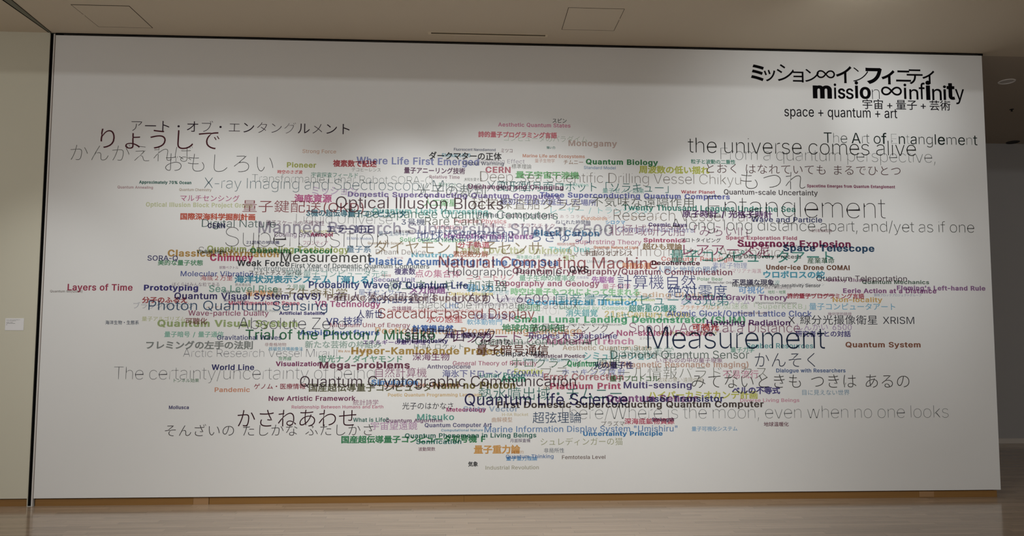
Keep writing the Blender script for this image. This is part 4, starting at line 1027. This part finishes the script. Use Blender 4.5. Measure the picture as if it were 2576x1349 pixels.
スピントロニクス|2.809|3.18|1.7319|1.7802|4|86 106 162|
ねじれた時間軸|4.451|4.767|2.4536|2.4925|3|108 109 136|
深海生物|3.183|3.507|1.2294|1.2992|3|142 92 129|
熱水噴出域|1.629|1.764|1.8771|1.9033|2|113 112 109|
Trial of the Photon / Mitsuko|1.729|3.38|1.4139|1.4975|2.7|69 128 94|large green lettering beginning "Trial of the Photon" with a slash
国産超伝導量子コンピュータ|2.286|3.35|0.9576|1.0318|4|115 115 90|bold olive "国産超伝導量子コンピュータ" under "Quantum Cryptographic Communication"
Arctic Research Vessel Mirai II|1.203|2.522|1.2594|1.3318|.5|109 110 120|thin dark lettering beginning "Arctic Research Vessel" at the left
Quantum Phenomena in Living Beings|3.125|4.278|0.5571|0.595|4|62 123 112|
Aerogel|2.271|2.465|2.3251|2.3588|5|170 65 100|
Fluorescent Nanodiamond|3.531|3.907|3.1131|3.1368|3.5|100 103 133|
Molecular Orbital|5.837|6.106|1.9246|1.9445|3|109 103 114|
Diamond Quantum Sensor|4.944|6.205|1.2476|1.3187|1.7|93 112 105|
ベルの不等式|6.041|6.483|0.9296|0.9988|5|99 93 154|heavy dark purple Japanese lettering ending "不等式" over the yellow "計画"
Quantum Mechanics|7.274|7.907|1.931|1.9648|4|88 114 99|
Photon Quantum Sensing|0.893|2.432|1.6663|1.7497|1.8|78 105 137|
Invisible World|6.107|6.377|1.6499|1.6708|2.5|133 88 108|
Digital Nature|1.325|1.965|2.398|2.4669|1.5|85 110 108|
Transformable Lunar Robot SORA-Q|1.747|3.34|2.8012|2.8747|.5|95 107 105|thin grey lettering "Transformable Lunar Robot" above the larger "X-ray Imaging" line
ぼくらはみんな粒である|1.088|1.492|1.8749|1.9097|1.5|119 94 115|
光量子センシング|4.234|4.931|1.4785|1.56|1.5|108 102 104|
計算機自然|5.01|5.725|1.8718|2.0022|1.6|93 94 144|large thin dark blue "計算機自然" right of centre
Spacetime Emerges from Quantum Entanglement|6.78|7.616|2.8196|2.8456|5|150 71 107|
絶対零度|5.469|6.013|1.7964|1.9153|1.8|80 96 148|
海洋生物・生態系|0.533|0.817|1.5396|1.5757|3|93 102 120|
Cosmic Rays|5.299|5.655|2.4421|2.4739|5|105 90 139|
Global Warming|3.616|3.981|2.9832|3.0159|3|99 100 118|
VR 技術|2.422|2.74|1.5396|1.6138|3|89 92 149|
Mega-problems|2.374|3.161|1.1634|1.2171|5|134 85 104|
産業革命|6.767|7.02|2.1139|2.1697|3|79 113 91|
ゲノム・医療情報|1.814|2.258|0.9814|1.0312|3|158 67 82|
Multi-sensing|5.059|5.675|0.9852|1.0407|4|100 91 138|
Approximately 70% Ocean|0.772|1.222|2.778|2.8028|5|61 112 103|
Deep Seafloor Mineral Resources|4.57|5.044|1.542|1.5624|2|110 97 99|
複素数|3.013|3.201|1.9864|2.0474|4|100 89 135|
研究者らとの対話|6.636|7.152|1.4439|1.5016|4|92 86 149|
Under-ice Drone COMAI|6.38|7.161|2.0565|2.0975|5|129 91 73|heavy brown lettering beginning "Under-ice Drone" above the teal "ウロボロスの蛇"
小型月着陸実証機|6.783|7.003|2.4033|2.4328|2|135 81 96|
月面探査機|4.046|4.225|0.5134|0.5463|2.5|105 91 120|
New Artistic Framework|1.943|2.693|0.8819|0.9218|4|137 72 107|
Visualization|1.996|2.386|1.1825|1.2205|4.5|141 66 111|
エラー訂正|2.411|2.816|2.3567|2.4304|4|91 89 133|
Discrete|1.53|1.676|1.8174|1.8426|3|76 103 103|
Visible Light|1.287|1.545|2.1674|2.1928|4.5|78 105 89|
Gravitational Waves|1.487|2.039|1.4101|1.4499|3|83 87 141|
There/Where is the moon, even when no one looks|4.47|8.042|0.7116|0.8306|.1|93 96 99|
非局所性|4.345|4.525|0.4211|0.4625|2|85 95 116|
Black Hole Information Paradox|3.23|4.647|1.6889|1.7597|.9|95 96 98|
スピン|4.425|4.554|3.3838|3.4253|3|93 95 99|
エアロゲル|5.207|5.344|1.4171|1.4373|2|95 93 103|
Anthropocene|3.311|3.694|1.1597|1.1945|3|98 84 124|
超弦理論|4.245|4.679|0.679|0.779|1.9|73 93 123|
原子時計 / 光格子時計|5.61|6.447|2.5242|2.5975|4|110 74 126|
Probability Wave of Quantum Life|2.266|3.667|1.8672|1.9245|4|76 86 136|
Supernova Explosion|6.117|7.177|2.2646|2.3232|5|142 59 96|
プラズマ|4.856|5.065|0.6526|0.6962|2|99 93 85|
地球温暖化|6.326|6.554|0.6418|0.6824|3|124 76 92|
量子アニーリング技術|3.086|3.633|2.8983|2.9571|4|111 79 108|
Wave and Particle|6.251|6.914|2.4931|2.5391|3.5|81 85 128|
QVS|4.574|4.75|2.0166|2.074|4|98 88 94|short dark grey acronym "QVS" under "Natural Computing Machine"
First Year of Domestic Quantum Computers|2.11|3.321|2.0448|2.0828|2.8|84 93 96|
Optical Illusion Blocks|2.487|3.979|2.5798|2.6839|1.9|104 85 91|
波動関数|3.243|3.391|0.4433|0.4776|2.5|121 73 97|
有人潜水調査船「しんかい 6500」|2.487|4.441|1.734|1.8353|1.5|101 80 110|large thin purple Japanese lettering beginning "有人潜水調査船"
美的な量子状態|1.534|1.722|1.7418|1.767|3|87 82 122|tiny dark purple "美的な量子状態" under "Quantum Visual System (QVS)"
Space Telescope|6.54|7.4|2.2279|2.2847|5|60 91 123|
Prototyping|0.848|1.312|1.8382|1.8842|5|79 75 143|
CERN|1.375|1.526|2.39|2.4314|5|84 83 121|small dark blue bold four-letter acronym overlapping the start of "Digital Nature"
Laser Transistor|5.228|5.963|0.865|0.9178|4.3|80 78 133|
SORA-Q|0.869|1.128|2.0987|2.1423|3|80 79 127|dark blue lettering with a hyphen just above the green "美的な量子状態"
Misinterpretation Model|6.394|6.728|2.2667|2.2822|2|114 69 103|
量子暗号通信|3.745|4.387|1.2769|1.3718|3|113 76 71|
Hawking Radiation|5.82|6.59|1.5491|1.5958|4|105 64 120|bold dark purple lettering ending "Radiation" left of "線分光撮像衛星"
Measurement|2.016|2.811|2.0957|2.1804|2.6|87 86 85|medium dark grey "Measurement" at left, above "First Year of Domestic"
Superstring Theory|1.305|2.092|2.1564|2.224|1|92 82 85|thin dark grey "Superstring Theory" over the ochre "Classical Information"
波動と粒子|3.461|3.704|1.4255|1.4764|4|84 69 127|
Strength|5.309|5.51|0.6927|0.7224|5|99 68 112|
光の量子性|4.791|5.147|1.1546|1.2223|4|78 72 123|
Quantum Visual System (QVS)|1.11|2.369|1.764|1.818|4|77 71 125|dark purple "Quantum Visual System (QVS)" above the thin "Photon Quantum Sensing"
First Domestic Superconducting Quantum Computer|3.932|6.329|0.8152|0.8688|4.3|91 81 77|
フェムトテスラレベル|1.746|2.208|1.9785|2.017|3|80 82 85|
Next-generation High-sensitivity Sensor|6.062|6.881|1.8975|1.9265|3.5|80 81 88|
Quantum Teleportation|6.846|7.698|1.9547|2.0041|2.3|94 74 86|
曖昧図形|3.632|3.873|1.4275|1.4802|4|87 67 113|
かんがえれば|0.174|1.223|2.9743|3.1244|0|80 79 75|
From a quantum perspective,|5.977|8.01|3.0625|3.1801|.2|76 79 79|
統計詩学|3.78|4.043|1.3663|1.4187|3|86 73 82|dark bold "統計詩学" above the brown "量子暗号通信"
ダークマターの正体|3.306|3.962|3.029|3.1018|4|77 78 80|
人新世|2.687|2.915|1.5996|1.6758|2.5|66 66 120|
Mollusca|1.098|1.266|0.8137|0.8417|4|69 66 118|
Absolute Zero|1.667|2.598|1.502|1.6064|1|75 75 88|
The certainty/uncertainty of being|0.624|2.854|1.0641|1.1809|.1|76 76 83|
錯視ブロック|3.113|3.908|1.385|1.5218|1.5|89 69 85|
Compact MRI|3.916|4.343|1.2682|1.3121|3|74 75 87|
Quantum-scale Uncertainty|6|6.88|2.7437|2.7899|3|81 74 77|
World Line|1.448|1.812|1.1491|1.1946|4|64 65 121|
Artificial Satellite|2.015|2.412|1.63|1.6561|5|68 61 124|
Statistical Poetics|4.261|4.712|1.256|1.2851|4|93 62 89|dark purple bold "Statistical Poetics" below the pink "Mariana Trench"
Drug Discovery Process|6.021|6.707|2.1584|2.1923|3|76 73 75|
プロトタイピング|5.594|5.963|2.2993|2.3402|3|78 72 77|
Quantum Universe Interferometer|4.018|4.775|1.3747|1.404|2|73 73 79|
21世紀の地球儀|1.715|2.001|2.25|2.2818|3|68 65 108|
Bell's Inequality|3.047|3.493|1.3864|1.4205|5|65 58 119|bold dark blue lettering ending "Inequality" above the thin "H-IIA ロケット"
不思議な現象|6.064|6.451|1.9109|1.967|4|69 66 96|
Decoherence|5.325|5.767|2.0918|2.128|5|98 57 69|
Weak Force|1.638|2.095|2.0567|2.1085|4|66 69 73|
Quantum Cryptographic Communication|2.209|4.631|1.0032|1.0953|1.8|80 62 72|
おもしろい|0.992|1.929|2.8907|3.0503|0|67 67 68|
Quantum Life Science|3.644|5.094|0.8384|0.9395|2.4|58 55 103|very large dark navy "Quantum Life Science" near the bottom of the cloud
みてないときも つきは あるの|5.676|7.686|0.9857|1.1051|1|67 65 63|
A long, long distance apart, and/yet as if one|5.509|8.36|2.41|2.5149|.8|63 65 62|
とおく はなれていても まるでひとつ|5.843|7.673|2.9401|3.0275|1.3|87 53 55|
りょうしで|0.426|1.453|3.0863|3.2621|1.35|92 46 54|
生命とは何か|3.018|3.181|2.3629|2.3906|3|77 51 65|
X 線分光撮像衛星 XRISM|6.574|7.752|1.5573|1.6424|1.9|56 58 69|large black thin lettering "線分光撮像衛星" between Latin letters at right
Measurement|5.276|6.908|1.3352|1.5381|1.2|44 57 84|very large thin navy "Measurement" at right of centre
もつれ|6.161|6.763|2.7975|2.9585|.2|61 58 54|
かんそく|6.256|6.812|1.1738|1.2998|1|45 54 78|
気象|3.678|3.765|0.3062|0.3508|4|52 54 57|
そんざいの たしかな ふたしかさ|1.071|2.849|0.5821|0.6842|1|56 52 55|
アート・オブ・エンタングルメント|0.686|2.596|3.2459|3.3484|1,1.8,1.8,1,2,1,1,1,1.8,1,1,.3,1.8,1,1.8,2.1|59 47 59|
The Art of Entanglement|6.952|8.425|3.2368|3.3366|1.8,.3,1,1,2,.8,1,1,1.6,2.6,1,0,1.8,.2,1.8,1.2,1.2,1.8,2.7,1.2,1.8,.4,1.8|40 52 49|black "The Art of Entanglement" with letters of uneven weight, at the upper right
光子のはかなさ|3.099|3.544|0.8044|0.8649|1.9|43 44 54|
Entanglement|5.85|7.516|2.5308|2.7374|.2|46 42 44|
かさねあわせ|1.682|2.7|0.6593|0.8045|1.2|61 29 39|
Superposition|1.533|2.952|2.2232|2.4055|0|40 35 42|
the universe comes alive|5.672|7.83|3.1242|3.2717|1|36 37 34|
宇宙 + 量子 + 芸術|7.332|8.178|3.5617|3.6595|2.7|24 22 30|black "宇宙+量子+芸術" under the right end of the exhibition title
space + quantum + art|6.584|7.661|3.4824|3.5739|2.3|21 19 26|black "space+quantum+art", lowest line of the exhibition title'''

def hue_word(h):
    r, g, b = (k / 255 for k in h)
    mx, mn = max(r, g, b), min(r, g, b)
    sat = (mx - mn) / mx if mx else 0
    tone = 'pale ' if mn > 0.62 else ('dark ' if mx < 0.40 else '')
    if mx < 0.22 or (sat < 0.16 and mx < 0.34):
        return 'black'
    if sat < 0.11:
        return tone + 'grey'
    d = mx - mn
    hu = ((g - b) / d % 6 if mx == r else (b - r) / d + 2 if mx == g else (r - g) / d + 4) * 60
    for lim, n in ((14, 'red'), (40, 'brown'), (54, 'ochre'), (85, 'olive'), (165, 'green'), (198, 'teal'),
                   (238, 'blue'), (285, 'purple'), (338, 'pink'), (361, 'red')):
        if hu < lim:
            if n == 'brown' and mx > 0.72:
                n = 'orange' if sat > 0.28 else 'tan'
            if n in ('ochre', 'olive') and mx > 0.72:
                n = 'yellow' if n == 'ochre' else 'yellow-green'
            if n in ('pink', 'red') and mx < 0.46:
                return 'maroon'
            return tone + n
    return 'red'

def weight_word(w):
    return 'thin ' if w < 1.45 else '' if w < 3.4 else 'bold ' if w < 4.8 else 'heavy '

def auto_label(s, w, h):
    head = weight_word(w) + hue_word(h)
    words = s.split()
    if len(words) > 8:
        return '%s lettering beginning "%s"' % (head, ' '.join(words[:8]))
    t = '%s lettering reading "%s"' % (head, s)
    if len(t.split()) <= 10:
        t += ' in the word cloud'
    return t

for k, row in enumerate(WORDS.split('\n')):
    s, a, b, c, d, w, h, lab = row.split('|')
    ws = [float(v) for v in w.split(',')]
    h = tuple(int(v) for v in h.split())
    words = text_mesh(s, ws, float(a), float(b), float(c), float(d))
    eng = all(ch in INK for ch in s)
    lettering(words, h, k, 'english_lettering' if eng else 'japanese_lettering',
              lab or auto_label(s, sum(ws) / len(ws), h), 'lettering',
              'English words printed in the word cloud' if eng else 'Japanese words printed in the word cloud')

# the exhibition title, every letter with its own size and weight
TITLE = '''ミ 6.275 6.4 3.8097 3.9674 5;ッ 6.397 6.507 3.8091 3.9197 3;シ 6.52 6.684 3.815 3.9759 2.2;ョ 6.673 6.775 3.8052 3.9093 3;ン 6.789 6.922 3.8125 3.9358 2.3;∞ 6.899 7.076 3.8502 3.9271 1.7;イ 7.084 7.236 3.8072 3.9707 3.7;ン 7.249 7.394 3.8238 3.9599 1.2;フ 7.37 7.528 3.8035 3.9597 6;ィ 7.521 7.65 3.8034 3.9416 4.5;ニ 7.662 7.806 3.8321 3.9399 3;テ 7.766 7.92 3.8104 3.9537 3;ィ 7.917 8.035 3.8159 3.945 3
m 6.859 7.041 3.6566 3.7814 5;i 7.06 7.084 3.656 3.8027 3;s 7.097 7.169 3.6572 3.7566 3.7;s 7.174 7.248 3.6558 3.7581 3;i 7.261 7.294 3.6646 3.8287 4.2;o 7.307 7.414 3.6586 3.7753 4.3;n 7.426 7.498 3.6605 3.7535 0.6;∞ 7.513 7.714 3.6976 3.7831 1.8;i 7.731 7.758 3.6668 3.8143 3.2;n 7.785 7.872 3.6636 3.7626 2.5;f 7.878 7.938 3.667 3.8271 2.5;i 7.944 7.99 3.6615 3.8474 5.5;n 8.006 8.098 3.6602 3.7699 2.4;i 8.113 8.142 3.6645 3.8048 3.6;t 8.148 8.228 3.6675 3.827 4.6;y 8.228 8.317 3.6262 3.7713 2.3'''
TL = ('large black katakana title with an infinity sign at the upper right of the wall',
      'large black English title "mission∞infinity" at the upper right of the wall')
for k, row in enumerate(TITLE.split('\n')):
    V, Fc = [], []
    for g in row.split(';'):
        ch, a, b, c, d, w = g.split(' ')
        v, f, adv, _ = glyph(ch, float(w))
        a, b, c, d = (float(q) for q in (a, b, c, d))
        xa, xb = min(p[0] for p in v), max(p[0] for p in v)
        ya, yb = min(p[1] for p in v), max(p[1] for p in v)
        n = len(V)
        V += [(a + (p[0] - xa) / (xb - xa) * (b - a), c + (p[1] - ya) / (yb - ya) * (d - c)) for p in v]
        Fc += [tuple(n + j for j in t) for t in f]
    lettering([(V, Fc)], (10, 8, 12), 440 + k, 'title_lettering', TL[k], 'title', 'lines of the exhibition title')

# ------------------------------------------------------------------ label card on the cream wall
t = thing('label_card', 'small white caption card with small grey print on the cream wall', 'label card', (-0.2265, -0.003, 1.487))
under(box('card', -0.304, -0.149, -0.003, -0.0001, 1.487, 1.591, M_CARD, bevel=0.0008), t)
def card_line(s, x0, x1, z0, z1, w):
    V, Fc = [], []
    for v, f in text_mesh(s, [w], x0, x1, z0, z1):
        Fc += [tuple(len(V) + j for j in t_) for t_ in f]
        V += v
    o = mesh_obj('printed_line', [(x, -0.0032, z) for x, z in V], [q[::-1] for q in Fc], M_PRINT)
    under(o, t)
card_line('アート・オブ・エンタングルメント', -0.293, -0.181, 1.5745, 1.5815, 3.5)
card_line('The Art of Entanglement', -0.293, -0.215, 1.5675, 1.5720, 3.5)
bars = Boxes()
for a, b_, z in ((-0.293, -0.283, 1.5545), (-0.281, -0.269, 1.5545), (-0.263, -0.255, 1.5545), (-0.2535, -0.241, 1.5545),
                 (-0.293, -0.279, 1.5465), (-0.277, -0.262, 1.5465), (-0.260, -0.247, 1.5465), (-0.245, -0.221, 1.5465), (-0.294, -0.286, 1.5350)):
    bars.box(a, b_, -0.0033, -0.003, z - 0.0013, z + 0.0013)
under(bars.build('printed_line', M_PRINT), t)
